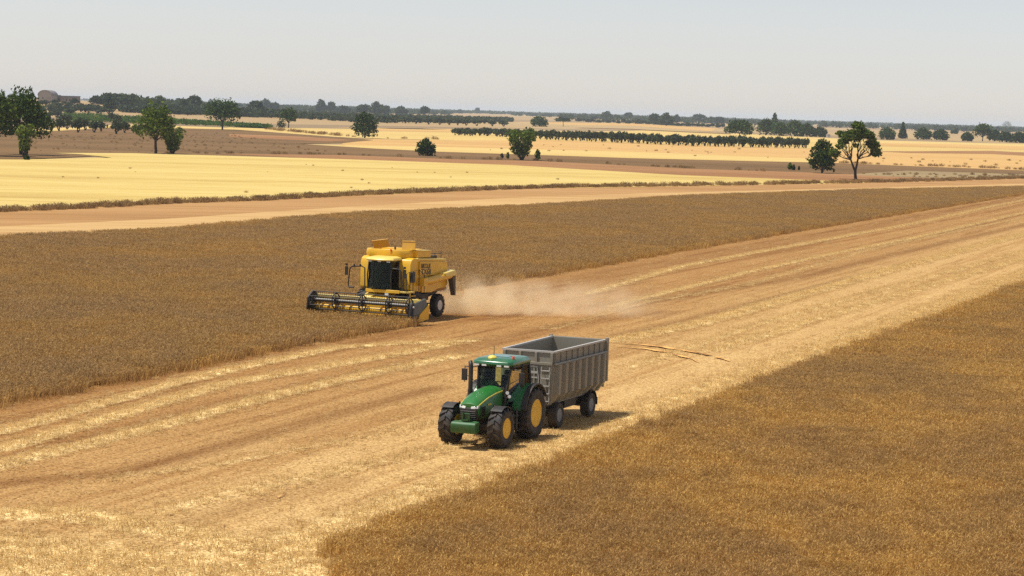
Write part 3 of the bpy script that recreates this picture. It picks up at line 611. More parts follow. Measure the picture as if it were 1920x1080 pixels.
m = MB(); m.lathez([(.17, 0), (.17, .07), (.11, .13), (.02, .15)], 18, (1.22, -.12, 3.03)); m.build('satellite_receiver', MAT['gpsyellow'], tr)
m = MB(); m.tube([(.3, -.45, 3.0), (.3, -.45, 3.42)], .012, 6); m.build('antenna', MAT['black'], tr)
m = MB(); m.tube([(1.62, -.80, 1.25), (1.62, -.80, 1.9)], .10, 14); m.tube([(1.62, -.80, 1.88), (1.62, -.80, 2.68), (1.59, -.82, 2.82), (1.50, -.88, 2.90)], [.085, .085, .085, .08], 14)
m.build('exhaust_pipe', MAT['black'], tr)
for sg in (-1, 1):
    m = MB(); m.tube([(1.35, sg * .66, 2.74), (1.38, sg * 1.15, 2.68)], .022, 6); m.tube([(1.38, sg * 1.15, 2.72), (1.38, sg * 1.15, 2.12)], .018, 6); m.tube([(1.42, sg * .58, 2.1), (1.38, sg * 1.12, 2.42)], .014, 6); m.cbox((1.38, sg * 1.16, 2.40), (.06, .22, .44)); mr = m.build('mirror', MAT['black'], tr, .01)
    m = MB(); m.box(1.34, 1.352, sg * 1.16 - .09, sg * 1.16 + .09, 2.21, 2.59); m.build('mirror_glass', MAT['mirror'], mr)
for sg in (-1, 1):
    m = MB(); arc_fender(m, 0, .97, 1.10, .04, 10, 150, sg * .62, sg * 1.02)
    m.prism([(1.05, 1.12), (1.02, 1.40), (.8, 1.80), (.4, 2.02), (-.1, 2.05), (-.5, 1.93), (-.5, 1.3)], sg * .60, sg * .66)
    fe = m.build('rear_fender', MAT['green'], tr, .01)
    m = MB(); arc_fender(m, 0, .97, 1.125, .05, 12, 150, sg * 1.02, sg * 1.24); m.build('fender_flare', MAT['black'], fe)
    m = MB(); arc_fender(m, 2.82, .73, .80, .025, 55, 165, sg * .74, sg * 1.20, 14); m.tube([(2.82, sg * .7, 1.58), (2.75, sg * .45, 1.1)], .03, 6); m.build('front_mudguard', MAT['black'], tr, .008)
m = MB()
for k, z in enumerate((.45, .72, .99)): m.box(.95, 1.40, .82 - .03 * k, 1.06 - .03 * k, z, z + .035)
for x in (.95, 1.40): m.box(x - .02, x + .02, .98, 1.04, .45, 1.3)
m.build('step', MAT['black'], tr)
m = MB(); m.prism([(.95, .50), (2.05, .55), (2.10, 1.0), (1.5, 1.15), (.95, 1.15)], .40, .80); m.prism([(.95, .50), (2.0, .55), (2.0, 1.0), (1.5, 1.15), (.95, 1.15)], -.80, -.40); m.build('fuel_tank', MAT['black'], tr, .05)
for x, y, z in ((1.50, .66, 1.86), (1.58, .78, 1.74)):
    m = MB(); m.tube([(x, y, z), (x + .07, y + .015, z)], [.05, .065], 12); m.build('rail_lamp', MAT['lens'], tr)
m = MB(); m.tube([(1.45, .55, 1.62), (1.5, .7, 1.72), (1.62, .78, 1.66)], .016, 6); m.build('handrail', MAT['dark'], tr)
m = MB(); m.box(.05, .55, -.26, .26, 1.45, 1.62); m.prism([(-.08, 1.6), (.08, 1.6), (-.04, 2.32), (-.16, 2.30)], -.27, .27); m.box(-.14, -.02, -.14, .14, 2.32, 2.52); m.build('driver_seat', MAT['seat'], tr, .04)
m = MB(); m.tube([(1.0, 0, 1.5), (.82, 0, 1.98)], .04, 8); m.tube([(.82 + .1 * math.sin(a), .19 * math.cos(a), 2.0 + .17 * math.sin(a)) for a in [k * math.pi / 8 for k in range(17)]], .016, 6); m.build('steering_wheel', MAT['black'], tr)

# ------------------------------------------------------------------ trailer (X forward, origin under the middle of its front panel)
ty = 21.4
tl = empty('trailer', (0.72, 86.25, 0.03), rz_of(ty))
tag(tl, 'empty grey tipping trailer with ribbed sides and ladder, hitched behind the green tractor', 'trailer')
LN, WF, WR, ZB, ZM, ZT = 5.70, 1.06, 1.17, 0.98, 2.60, 3.02
def wy(x, z):                                  # half width of the body, tapering down and forward
    k = -x / LN; w_ = WF + (WR - WF) * k
    return w_ - (0.05 if z < 1.6 else 0.0) - max(0, (1.35 - z)) * 0.42
for sg in (-1, 1):
    m = MB()
    zs = [ZB, 1.35, ZM, ZT]
    for za, zc in zip(zs[:-1], zs[1:]):
        th = .04
        m.hexa([(0, sg * (wy(0, za) - th), za), (-LN, sg * (wy(-LN, za) - th), za), (-LN, sg * wy(-LN, za), za), (0, sg * wy(0, za), za), (0, sg * (wy(0, zc) - th), zc), (-LN, sg * (wy(-LN, zc) - th), zc), (-LN, sg * wy(-LN, zc), zc), (0, sg * wy(0, zc), zc)])
    for k in range(8):                         # pressed ribs: slanting trapezoids up the side
        x = -.36 - k * .712
        for za, zc, d0, d1 in ((ZB + .03, 1.35, .06, .20), (1.35, ZM - .072, .20, .17)):
            a0, a1 = x - .20, x + .20; y0a, y0c = wy(x, za) - .01, wy(x, zc) - .01
            m.hexa([(a1, sg * y0a, za), (a0, sg * y0a, za), (a0 + .07, sg * (y0a + d0), za), (a1 - .07, sg * (y0a + d0), za), (a1, sg * y0c, zc), (a0, sg * y0c, zc), (a0 + .07, sg * (y0c + d1), zc), (a1 - .07, sg * (y0c + d1), zc)])
    for k in range(10): 
        x = -.08 - k * .615; y0 = wy(x, 2.8) - .005
        m.box(x - .022, x + .022, sg * y0 if sg > 0 else sg * (y0 + .05), sg * (y0 + .05) if sg > 0 else sg * y0, ZM, ZT - .05)
    m.hexa([(.02, sg * (WF - .02), ZM - .07), (-LN, sg * (WR - .02), ZM - .07), (-LN, sg * (WR + .12), ZM - .07), (.02, sg * (WF + .12), ZM - .07), (.02, sg * (WF - .02), ZM), (-LN, sg * (WR - .02), ZM), (-LN, sg * (WR + .10), ZM), (.02, sg * (WF + .10), ZM)])
    sp = m.build('side_panel', MAT['grey'], tl, .008, 30)
    m = MB(); m.hexa([(.03, sg * (WF - .06), ZT - .03), (-LN, sg * (WR - .06), ZT - .03), (-LN, sg * (WR + .04), ZT - .03), (.03, sg * (WF + .04), ZT - .03), (.03, sg * (WF - .06), ZT + .04), (-LN, sg * (WR - .06), ZT + .04), (-LN, sg * (WR + .04), ZT + .04), (.03, sg * (WF + .04), ZT + .04)])
    m.build('top_rail', MAT['palerail'], sp)
m = MB()
m.hexa([(-.03, -wy(0, ZB) + .04, ZB), (-.03, wy(0, ZB) - .04, ZB), (.02, wy(0, ZB) - .04, ZB), (.02, -wy(0, ZB) + .04, ZB), (-.03, -wy(0, 1.36) + .04, 1.36), (-.03, wy(0, 1.36) - .04, 1.36), (.02, wy(0, 1.36) - .04, 1.36), (.02, -wy(0, 1.36) + .04, 1.36)])
m.box(-.03, .02, -WF + .04, WF - .04, 1.36, ZT - .03)
for y in (-.98, -.33, .33, .98): m.box(.02, .08, y - .05, y + .05, ZM + .0, ZT - .03)
m.box(.02, .10, -1.02, 1.02, ZM - .09, ZM + .01)
for y in (.27, -1.0, .97): m.box(.02, .07, y - .035, y + .035, ZB, ZM - .09)
fp = m.build('front_panel', MAT['grey'], tl, .006)
m = MB(); m.box(-.05, .06, -WF - .02, WF + .02, ZT - .028, ZT + .043); m.build('top_rail', MAT['palerail'], fp)
m = MB()
for z, a, wd_ in ((1.42, -.95, .05), (1.72, -.95, .05), (1.98, -.95, .05), (2.16, -.95, .09), (2.40, -.95, .04)): m.box(.025, .075, a, .42, z, z + wd_)
m.tube([(.05, .44, 1.1), (.05, .46, 2.0), (.05, .38, 2.44), (.05, -.2, 2.50)], .025, 6); m.build('front_rib', MAT['palerail'], fp)
m = MB()
for y in (.60, .94): m.tube([(.14, y, 1.02), (.14, y, 2.44)], .02, 6); m.box(.02, .14, y - .01, y + .01, 2.36, 2.40); m.box(.02, .14, y - .01, y + .01, 1.1, 1.14)
for k in range(5): m.box(.10, .18, .60, .94, 1.10 + k * .295, 1.135 + k * .295)
m.build('ladder', MAT['palerail'], tl)
m = MB(); m.box(-LN - .04, -LN + .02, -WR + .02, WR - .02, 1.1, ZT + .02)
for sg in (-1, 1): m.box(-LN - .10, -LN + .06, sg * (WR + .06) - .06, sg * (WR + .06) + .06, 1.35, ZT + .10)
for y in (-.6, 0, .6): m.box(-LN - .09, -LN - .04, y - .05, y + .05, 1.12, ZT - .05)
m.box(-LN - .10, -LN - .04, -WR, WR, ZT - .03, ZT + .04); m.build('tailgate', MAT['grey'], tl, .006)
m = MB(); m.hexa([(-.03, -wy(0, ZB) + .02, ZB - .04), (-LN, -wy(-LN, ZB) + .02, ZB - .04), (-LN, wy(-LN, ZB) - .02, ZB - .04), (-.03, wy(0, ZB) - .02, ZB - .04), (-.03, -wy(0, ZB) + .02, ZB + .02), (-LN, -wy(-LN, ZB) + .02, ZB + .02), (-LN, wy(-LN, ZB) - .02, ZB + .02), (-.03, wy(0, ZB) - .02, ZB + .02)]); m.build('floor_plate', MAT['greyin'], tl)
m = MB()
for sg in (-1, 1):
    m.box(-LN + .1, -.1, sg * .45 - .06, sg * .45 + .06, .70, .935); m.tube([(.1, sg * .40, .62), (1.55, sg * .06, .52)], .05, 6)
m.box(-1.2, .1, -.5, .5, .58, .70); m.box(-.78, -.66, -.8, .8, .42, .54); m.box(-4.50, -4.38, -.8, .8, .42, .56); m.box(-4.9, -3.9, -.62, -.38, .55, .72); m.box(-4.9, -3.9, .38, .62, .55, .72)
m.box(-3.2, -1.9, .40, .85, .62, .92); m.box(1.5, 1.75, -.06, .06, .48, .56); m.tube([(-3.3, .60, .80), (-3.75, .60, .80)], .15, 12)
m.build('chassis', MAT['dark'], tl, .01)
for x in (-.72, -4.44):
    for sg in (-1, 1): wheel(tl, x, sg * .93, .50, .36, .27, sg, MAT['greyin'], 14, .06, tread='plain')
for sg in (-1, 1):
    m = MB(); arc_fender(m, -4.44, .50, .60, .02, 20, 175, sg * .73, sg * 1.13, 10); m.box(-5.06, -5.03, min(sg * .73, sg * 1.13), max(sg * .73, sg * 1.13), .45, .75); m.build('mudguard', MAT['black'], tl)

# ------------------------------------------------------------------ combine harvester (X forward, origin under the front axle)
CY = 24.5
cb = empty('combine_harvester', (CO.x, CO.y, 0.03), rz_of(CY))
tag(cb, 'yellow combine harvester with open grain tank lids and wide black header, cutting the brown crop', 'combine harvester')
for y in (-1.66, 1.40): wheel(cb, 0, y, .86, .62, .46, 1 if y > 0 else -1, MAT['rimyellow'], 18, .12)
for y in (-1.25, 1.25): wheel(cb, -3.45, y, .68, .46, .30, 1 if y > 0 else -1, MAT['white'], 16, .05)
m = MB()
m.prism([(.45, 1.35), (.2, .95), (-1.2, .85), (-2.6, 1.1), (-4.1, 1.35), (-4.1, 1.9), (.45, 1.9)], -.92, .92); m.box(-.15, .15, -1.3, 1.3, .72, 1.0); m.box(-3.55, -3.35, -1.2, 1.2, .60, .76)
m.box(-3.3, -3.6, -.3, .3, .7, 1.2); m.box(-2.3, -1.1, -1.25, 1.25, 1.05, 1.45); m.build('chassis', MAT['dark'], cb, .02)
# body: front wall beside the cab, sides, rear hood
m = MB()
pr = [(.42, 1.84), (.42, 3.25), (.30, 3.52), (.05, 3.62), (-4.05, 3.36), (-4.25, 3.2), (-4.28, 1.95), (-3.9, 1.72), (-2.2, 1.72), (-1.2, 1.62), (.1, 1.6)]
m.prism(pr, -1.85, 1.44); m.build('body', MAT['yellow'], cb, .05)
for sg in (-1, 1):
    y0 = 1.442 if sg > 0 else -1.852
    m = MB(); m.prism([(-.55, 2.62), (-.55, 3.40), (-4.0, 3.22), (-4.15, 3.05), (-4.12, 2.50), (-3.9, 2.42)], y0, y0 + sg * .085); m.build('side_panel', MAT['yellow'], cb, .02)
    m = MB(); m.prism([(-.9, 1.58), (-.9, 2.20), (-4.2, 2.22), (-4.3, 1.9), (-3.9, 1.72), (-2.9, 1.68), (-2.2, 1.52)], y0, y0 + sg * .07); m.build('lower_panel', MAT['yellow'], cb, .02)
    m = MB(); m.prism([(-.35, 3.50), (-.35, 3.60), (-3.95, 3.42), (-3.95, 3.30)], y0 - sg * .15, y0 + sg * .06); m.build('roof_trim', MAT['auger'], cb, .015)
m = MB(); m.prism([(-3.0, 1.50), (-3.0, 1.75), (-4.45, 1.78), (-4.62, 1.58), (-4.3, 1.50)], -1.1, 1.3); m.build('straw_hood', paint('brown_orange_panel', (.40, .18, .02), .5, .2), cb, .03)  # browner orange than the body yellow
# grain tank
def tk(x0, x1, hw, z): return [(x0, -hw, z), (x1 - .35, -hw, z), (x1, -hw * .72, z), (x1 + .06, 0, z), (x1, hw * .72, z), (x1 - .35, hw, z), (x0, hw, z)]
def tkc(r, dy=-0.30): return [(a, b_ + dy, c) for a, b_, c in r]
m = MB(); outer = [tkc(tk(-1.75, .22, 1.40, 3.50)), tkc(tk(-1.75, .34, 1.43, 3.80)), tkc(tk(-1.70, .30, 1.38, 4.06))]
inner = [tkc(tk(-1.62, .20, 1.28, 4.06)), tkc(tk(-1.5, .05, 1.15, 3.68))]
m.loft(outer + inner); tank = m.build('grain_tank', MAT['yellow'], cb, .015, 50)
m = MB(); m.prism([(-.55, 3.62), (-.45, 4.02), (-2.2, 3.94), (-2.2, 3.56)], .70, 1.38); m.build('tank_side_box', MAT['yellow'], tank, .02)
m = MB(); m.prism([(-.50, 4.022), (-.40, 4.06), (-2.25, 3.98), (-2.25, 3.94)], .66, 1.42); m.build('box_lid', MAT['auger'], tank, .01)
def plate(name, c, wx, h, tilt, yaw, roll, mt, parent):
    R_ = Matrix.Rotation(rad(yaw), 3, 'Z') @ Matrix.Rotation(rad(roll), 3, 'X') @ Matrix.Rotation(rad(tilt), 3, 'Y')
    m_ = MB(); m_.cbox(Vector(c), (.05, wx, h), R_); m_.cbox(Vector(c) + R_ @ Vector((.03, 0, h / 2 - .03)), (.05, wx, .06), R_); return m_.build(name, mt, parent, .01)
plate('tank_lid', (-.25, -.90, 4.33), .98, .52, 22, 8, 9, paint('lid_shaded_yellow', (.52, .27, .02), .45, .2), cb)  # lid yellow darkened, its shaded face put into the colour
plate('tank_lid', (-.55, .78, 4.31), .86, .52, -8, 0, 2, paint('lid_shaded_yellow', (.60, .33, .02), .45, .2), cb)  # lighter version of the same shade-darkened yellow
m = MB(); m.box(-1.5, -.2, -.65, .15, 3.70, 3.86); m.tube([(-.9, -.3, 3.8), (-.9, -.3, 4.18)], .06, 8); m.build('tank_auger', paint('grain_brown', (.16, .07, .02), .8, .2), cb)
m = MB(); m.tube([(.38, .10, 3.80), (.38, .10, 3.98)], .02, 6); m.lathez([(.02, 0), (.055, .02), (.055, .10), (.01, .13)], 12, (.38, .10, 3.97)); m.build('beacon', MAT['orange'], cb)
# engine deck
m = MB(); m.box(-3.4, -2.0, -1.2, 1.2, 3.40, 3.62); m.lathez([(.30, 0), (.32, .1), (.26, .2)], 18, (-2.4, .55, 3.6)); m.tube([(-2.7, .9, 3.55), (-2.7, .9, 3.85), (-3.0, .9, 3.9)], .06, 8); m.box(-2.3, -2.05, .6, 1.25, 3.6, 3.80); m.build('engine_deck', MAT['dark'], cb, .02)
m = MB()
for x in (-2.0, -2.8, -3.6): m.tube([(x, 1.35, 3.48), (x, 1.35, 3.80)], .02, 6)
m.tube([(-2.0, 1.35, 3.80), (-3.6, 1.35, 3.72)], .02, 6); m.build('deck_rail', MAT['dark'], cb)
# cab
YC = -.10
m = MB(); m.box(.42, 1.36, YC - .78, YC + .78, 1.66, 1.84); MB().box(.44, .50, YC - .76, YC + .76, 1.84, 3.42).build('cab_rear_wall', paint('cab_lining', (.16, .18, .14), .8, .1, coat=0), cb)
for sg in (-1, 1):
    m.tube([(1.30, YC + sg * .74, 1.80), (1.38, YC + sg * .76, 2.6), (1.28, YC + sg * .72, 3.46)], .045, 6)
    m.box(.42, .52, YC + sg * .76 - .04, YC + sg * .76 + .04, 1.84, 3.46); m.box(.42, 1.32, YC + sg * .73 - .04, YC + sg * .73 + .04, 3.38, 3.46)
m.box(1.24, 1.32, YC - .76, YC + .76, 3.38, 3.46); m.build('cab_frame', MAT['black'], cb, .01)
m = MB(); m.box(1.365, 1.42, YC - .84, YC + 1.35, 1.64, 1.82); m.box(.6, 1.36, YC - .84, YC - .79, 1.64, 1.86); m.build('cab_sill', MAT['yellow'], cb, .015)
m = MB()
segs = [(-.72, 1.36), (-.38, 1.46), (0, 1.49), (.38, 1.46), (.72, 1.36)]
for (ya, xa), (yb, xb) in zip(segs[:-1], segs[1:]):
    m.hexa([(xa - .02, YC + ya, 1.86), (xb - .02, YC + yb, 1.86), (xb, YC + yb, 1.86), (xa, YC + ya, 1.86), (xa - .12, YC + ya, 3.40), (xb - .12, YC + yb, 3.40), (xb - .10, YC + yb, 3.40), (xa - .10, YC + ya, 3.40)])
m.build('windscreen', MAT['darkglass'], cb, 0, 60)
for sg in (-1, 1): quad_pane('cab_door', [(1.28, YC + sg * .75, 1.88), (.54, YC + sg * .77, 1.88), (.54, YC + sg * .74, 3.38), (1.22, YC + sg * .73, 3.38)], cb, MAT['darkglass'])
def cr(x0, x1, hw, z, r=.2, bow=.12): return [(x0, YC - hw, z), (x1 - r, YC - hw, z), (x1, YC - hw * .7, z), (x1 + bow, YC, z), (x1, YC + hw * .7, z), (x1 - r, YC + hw, z), (x0, YC + hw, z)]
m = MB(); m.loft([cr(.30, 1.50, .84, 3.46), cr(.28, 1.56, .90, 3.52), cr(.30, 1.46, .84, 3.63), cr(.35, 1.2, .6, 3.70)]); rf = m.build('cab_roof', MAT['auger'], cb, .015, 50)  # paler than the body: sun on the roof put into the yellow
for y in (-.55, .05, .62):
    m = MB(); m.box(1.44, 1.50, YC + y - .1, YC + y + .1, 3.395, 3.45); m.build('work_lamp', MAT['lens'], rf)
m = MB(); m.box(.62, .95, YC - .25, YC + .25, 2.15, 2.35); m.prism([(.56, 2.3), (.70, 2.3), (.64, 3.0), (.54, 3.0)], YC - .24, YC + .24); m.build('driver_seat', MAT['seat'], cb, .03)
m = MB(); m.tube([(1.22, YC, 1.85), (1.12, YC, 2.45)], .05, 8); m.tube([(1.10 + .08 * math.sin(a), YC + .19 * math.cos(a), 2.48 + .16 * math.sin(a)) for a in [k * math.pi / 8 for k in range(17)]], .018, 6); m.build('steering_wheel', MAT['black'], cb)
# mirrors on tall tubular brackets, rails and ladder
def mirror(pts, face, lamps):
    m_ = MB(); m_.tube(pts, .042, 6); q = Vector(face); m_.cbox(q, (.10, .16, .50)); m_.tube([q + Vector((0, 0, .3)), q + Vector((0, 0, .42))], .07, 8)
    for l in lamps: m_.tube([l, (l[0], l[1], l[2] + .13)], .05, 8)
    mo = m_.build('mirror', MAT['black'], cb); MB().box(q.x - .058, q.x - .052, q.y - .06, q.y + .06, q.z - .2, q.z + .2).build('mirror_glass', MAT['mirror'], mo)
mirror([(1.40, YC - .90, 1.80), (1.40, YC - .93, 3.0), (1.42, YC - 1.15, 3.10), (1.45, YC - 1.75, 3.04), (1.45, YC - 1.88, 2.90), (1.45, YC - 1.95, 2.2), (1.45, YC - 1.95, 1.9), (1.42, YC - 1.6, 1.84)], (1.45, YC - 2.10, 2.78), [(1.45, YC - 1.2, 3.08), (1.45, YC - 1.6, 3.06)])
m = MB(); m.tube([(1.45, YC - 1.93, 1.86), (1.45, YC - 1.6, 1.84)], .06, 6); m.build('bracket_light', MAT['dark'], cb)
mirror([(1.36, YC + .80, 3.06), (1.42, YC + 1.30, 3.04), (1.42, YC + 1.42, 2.92), (1.40, YC + 1.48, 2.45), (1.36, YC + 1.50, 1.85)], (1.42, YC + 1.66, 2.78), [(1.42, YC + 1.2, 3.04)])
for y in (1.15, 1.55): MB().tube([(.95, y + YC, 1.75), (.95, y + YC, 2.75), (.6, y + YC, 2.85), (.5, y + YC, 1.75)], .025, 6).build('handrail', MAT['dark'], cb)
MB().tube([(.45, 1.62, 1.7), (.45, 1.62, 2.9), (-.3, 1.62, 2.95), (-.3, 1.62, 1.7)], .025, 6).build('handrail', MAT['dark'], cb)
MB().tube([(-.9, 1.66, 1.6), (-.9, 1.66, 2.6), (-.4, 1.62, 2.9)], .022, 6).build('handrail', MAT['dark'], cb)
m = MB(); m.box(.3, 1.30, YC + .80, 1.68, 1.66, 1.74); m.box(1.30, 1.40, 1.1, 1.66, 1.70, 1.78); m.build('platform', MAT['auger'], cb, .01)
m = MB(); 
for x in (.35, .80): m.hexa([(x - .04, 1.66, .62), (x + .04, 1.66, .62), (x + .04, 1.74, .62), (x - .04, 1.74, .62), (x - .04, 1.56, 1.68), (x + .04, 1.56, 1.68), (x + .04, 1.64, 1.68), (x - .04, 1.64, 1.68)])
for k in range(4): m.box(.35, .80, 1.58 + .02 * (3 - k), 1.76 + .02 * (3 - k), .66 + .27 * k, .70 + .27 * k)
m.build('ladder', MAT['yellow'], cb)
m = MB(); m.cbox((1.42, YC + .55, 1.56), (.10, .22, .13)); m.build('lamp', MAT['lens'], cb)
m = MB(); m.cbox((.40, 1.56, 2.55), (.30, .20, .62)); m.build('tool_box', MAT['black'], cb, .02)
# unloading auger and spout
m = MB(); m.tube([(-.7, 1.66, 2.22), (-1.6, 1.70, 2.26), (-4.05, 1.74, 2.46)], .22, 14); m.box(-.95, -.5, 1.44, 1.86, 2.0, 2.44)
m.build('unloading_auger', MAT['yellow'], cb)
m = MB(); m.prism([(-3.1, 2.42), (-3.0, 2.63), (-4.28, 2.75), (-4.48, 2.66), (-4.43, 2.40)], 1.52, 1.98); sp = m.build('auger_end', MAT['auger'], cb, .04)
m = MB(); m.hexa([(-4.47, 1.62, 1.22), (-4.66, 1.62, 1.20), (-4.66, 1.88, 1.20), (-4.47, 1.88, 1.22), (-4.05, 1.56, 2.48), (-4.46, 1.56, 2.58), (-4.46, 1.94, 2.58), (-4.05, 1.94, 2.48)]); m.build('spout', MAT['rubberchute'], sp, .02)
# lettering on the side
def lettering(body, size, x, z, sx=1.0):
    cu = bpy.data.curves.new('lettering', 'FONT'); cu.body = body; cu.size = size; cu.extrude = .004; cu.offset = .012
    tmp = bpy.data.objects.new('lettering', cu); me_ = bpy.data.meshes.new_from_object(tmp); bpy.data.objects.remove(tmp)
    o = bpy.data.objects.new('lettering', me_); COL.objects.link(o); me_.materials.append(MAT['ink']); o.parent = cb
    o.matrix_local = Matrix.Translation((x, 1.533, z)) @ Matrix(((-1, 0, 0, 0), (0, 0, 1, 0), (0, 1, 0, 0), (0, 0, 0, 1))) @ Matrix.Rotation(rad(-3), 4, 'Z') @ Matrix.Diagonal((sx, 1, 1, 1)); return o
lettering('BIKOLJE', .36, -.66, 3.02, .98); lettering('TX68', .44, -.72, 2.66, 1.22)
# feeder house
m = MB(); m.hexa([(.5, -.68, 1.0), (1.95, -.72, .42), (1.95, .72, .42), (.5, .68, 1.0), (.7, -.68, 1.66), (1.95, -.72, 1.12), (1.95, .72, 1.12), (.7, .68, 1.66)]); fh = m.build('feeder_house', MAT['yellow'], cb, .03)
m = MB(); m.prism([(1.0, 1.50), (1.0, 1.62), (1.75, 1.40), (1.8, 1.22)], -1.0, -.40); m.build('feeder_cover', MAT['auger'], fh, .02)
for sg in (-1, 1): MB().tube([(.4, sg * .85, .9), (1.8, sg * .85, .7)], .06, 8).build('lift_ram', MAT['dark'], cb)
m = MB(); m.tube([(.9, .8, 1.6), (1.5, 1.2, 1.3), (1.9, 1.4, .9)], .03, 6); m.build('hydraulic_hose', MAT['dark'], cb)
m = MB(); m.box(.4, .9, .75, 1.2, 1.0, 1.5); m.build('drive_cover', MAT['dark'], cb, .03)
# header
Y0, Y1 = -3.85, 2.80
hd = MB();  hd.prism([(1.92, .28), (2.80, .22), (2.82, .26), (1.92, .34)], Y0 + .08, Y1 - .08)
hdo = hd.build('header', MAT['auger'], cb, .01); hdo.location.z = .08
m = MB(); m.box(1.86, 1.92, Y0 + .08, Y1 - .08, .36, 1.095); m.build('back_wall', paint('shaded_trough_brown', (.17, .085, .025), .6, .3), hdo)  # brown tone paints the shadow inside the header trough
m = MB(); m.box(1.80, 1.98, Y0 + .05, Y1 - .05, 1.10, 1.30); m.build('top_beam', MAT['auger'], hdo, .015)
m = MB(); m.box(1.70, 1.79, Y0 + .3, Y1 - .1, 1.22, 1.30)
for k in range(20):
    y = Y0 + .3 + k * .34; m.box(1.79, 1.83, y, y + .05, 1.2, 1.30)
m.build('back_bar', MAT['dark'], hdo)
m = MB(); m.box(1.74, 1.98, 2.0, 2.9, 1.245, 1.34); m.build('beam_box', MAT['auger'], hdo, .01)
m = MB(); m.tube([(2.30, Y0 + .1, .60), (2.30, Y1 - .1, .60)], .17, 16)
for half, (ya, yb) in enumerate(((Y0 + .15, -.9), (Y1 - .15, .6))):
    n_ = 90; sgn = 1 if half == 0 else -1
    for k in range(n_):
        a0, a1 = k / n_, (k + 1) / n_; th0, th1 = a0 * 2 * math.pi * 6, a1 * 2 * math.pi * 6
        P_ = lambda a, th, r_: (2.30 + r_ * math.cos(sgn * th), ya + (yb - ya) * a, .60 + r_ * math.sin(sgn * th))
        m.add([P_(a0, th0, .16), P_(a0, th0, .29), P_(a1, th1, .29), P_(a1, th1, .16)], [(0, 1, 2, 3)])
m.build('auger', MAT['yellow'], hdo)
m = MB(); m.box(2.80, 2.86, Y0 + .05, Y1 - .05, .19, .23)
for k in range(90):
    y = Y0 + .1 + k * (Y1 - Y0 - .2) / 89; m.hexa([(2.84, y - .02, .19), (2.98, y - .004, .20), (2.98, y + .004, .20), (2.84, y + .02, .19), (2.84, y - .02, .22), (2.98, y - .004, .21), (2.98, y + .004, .21), (2.84, y + .02, .22)])
m.build('knife', MAT['dark'], hdo)
RX, RZ, RR = 2.72, 1.02, .50
m = MB(); m.tube([(RX, Y0 + .2, RZ), (RX, Y1 - .2, RZ)], .075, 12)
for k in range(6):
    a = rad(30 + 60 * k); bx, bz = RX + RR * math.cos(a), RZ + RR * math.sin(a)
    m.tube([(bx, Y0 + .2, bz), (bx, Y1 - .2, bz)], .03, 6)
    for j in range(44):
        y = Y0 + .25 + j * (Y1 - Y0 - .5) / 43; m.box(bx - .01, bx + .004, y - .006, y + .006, bz - .22, bz)
reel = m.build('reel', MAT['black'], hdo)
m = MB(); m.tube([(RX - .02, Y0 + .25, RZ + .045), (RX - .02, Y1 - .25, RZ + .045)], .052, 10); m.build('shaft_highlight', MAT['palerail'], reel)  # pale strip on the black reel tube, painting its sun highlight
for ys in (Y0 + .22, -2.15, -.42, 1.30, Y1 - .22):
    m = MB()
    ring = [(RX + RR * math.cos(rad(30 + 60 * k)), ys, RZ + RR * math.sin(rad(30 + 60 * k))) for k in range(7)]
    m.tube(ring, .04, 6)
    for k in range(6): m.tube([(RX, ys, RZ), ring[k]], .038, 6)
    inn = [(RX + .22 * math.cos(rad(60 * k)), ys, RZ + .22 * math.sin(rad(60 * k))) for k in range(7)]; m.tube(inn, .034, 6)
    m.build('reel_spider', MAT['black'], reel)
m = MB(); m.prism([(1.75, .12), (1.75, 1.05), (2.0, 1.42), (2.45, 1.50), (2.95, 1.18), (3.05, .5), (2.9, .12)], Y0 - .06, Y0 + .04); m.tube([(1.9, Y0, 1.3), (RX, Y0 + .1, RZ)], .05, 6); m.build('end_panel', MAT['black'], hdo, .02)
m = MB(); m.prism([(2.35, .10), (2.35, .85), (2.62, 1.22), (2.92, 1.20), (3.10, .75), (3.05, .15), (2.8, .08)], Y1 - .14, Y1 + .06); m.build('end_panel', MAT['black'], hdo, .03)
m = MB(); m.hexa([(1.42, Y1 + .10, .62), (2.90, Y1 - .05, .55), (2.90, Y1 + .16, .50), (1.42, Y1 + .34, .60), (1.55, Y1 + .08, 1.42), (2.75, Y1 - .02, 1.15), (2.75, Y1 + .10, 1.12), (1.55, Y1 + .26, 1.40)]); m.hexa([(2.0, Y1 + .0, .16), (3.1, Y1 - .05, .10), (3.1, Y1 + .12, .10), (2.0, Y1 + .22, .14), (1.9, Y1 + .05, .63), (2.9, Y1 - .04, .56), (2.9, Y1 + .155, .51), (1.9, Y1 + .28, .61)])
sh = m.build('drive_shield', MAT['shield'], hdo, .04)
m = MB(); m.add([(1.40, Y1 + .36, .22), (2.55, Y1 + .26, .12), (2.3, Y1 + .28, .55), (1.36, Y1 + .375, 1.10), (1.40, Y1 + .30, .22), (2.55, Y1 + .20, .12), (2.3, Y1 + .22, .55), (1.36, Y1 + .315, 1.10)], [(0, 1, 2, 3), (7, 6, 5, 4), (0, 1, 5, 4), (1, 2, 6, 5), (2, 3, 7, 6), (3, 0, 4, 7)]); m.build('shield_lower', MAT['yellow'], sh, .015)
m = MB(); m.cbox((2.86, Y1 + .12, .98), (.10, .10, .10)); m.build('shield_marker', MAT['white'], sh, .03)
for y, L in ((Y0 - .02, .75), (Y1 + .0, .35)):
    m = MB(); m.tube([(2.9, y, .35), (3.1, y - .02, .28), (3.1 + L, y - .05, .12)], [.09, .08, .015], 10); m.build('crop_divider', MAT['auger'], hdo)

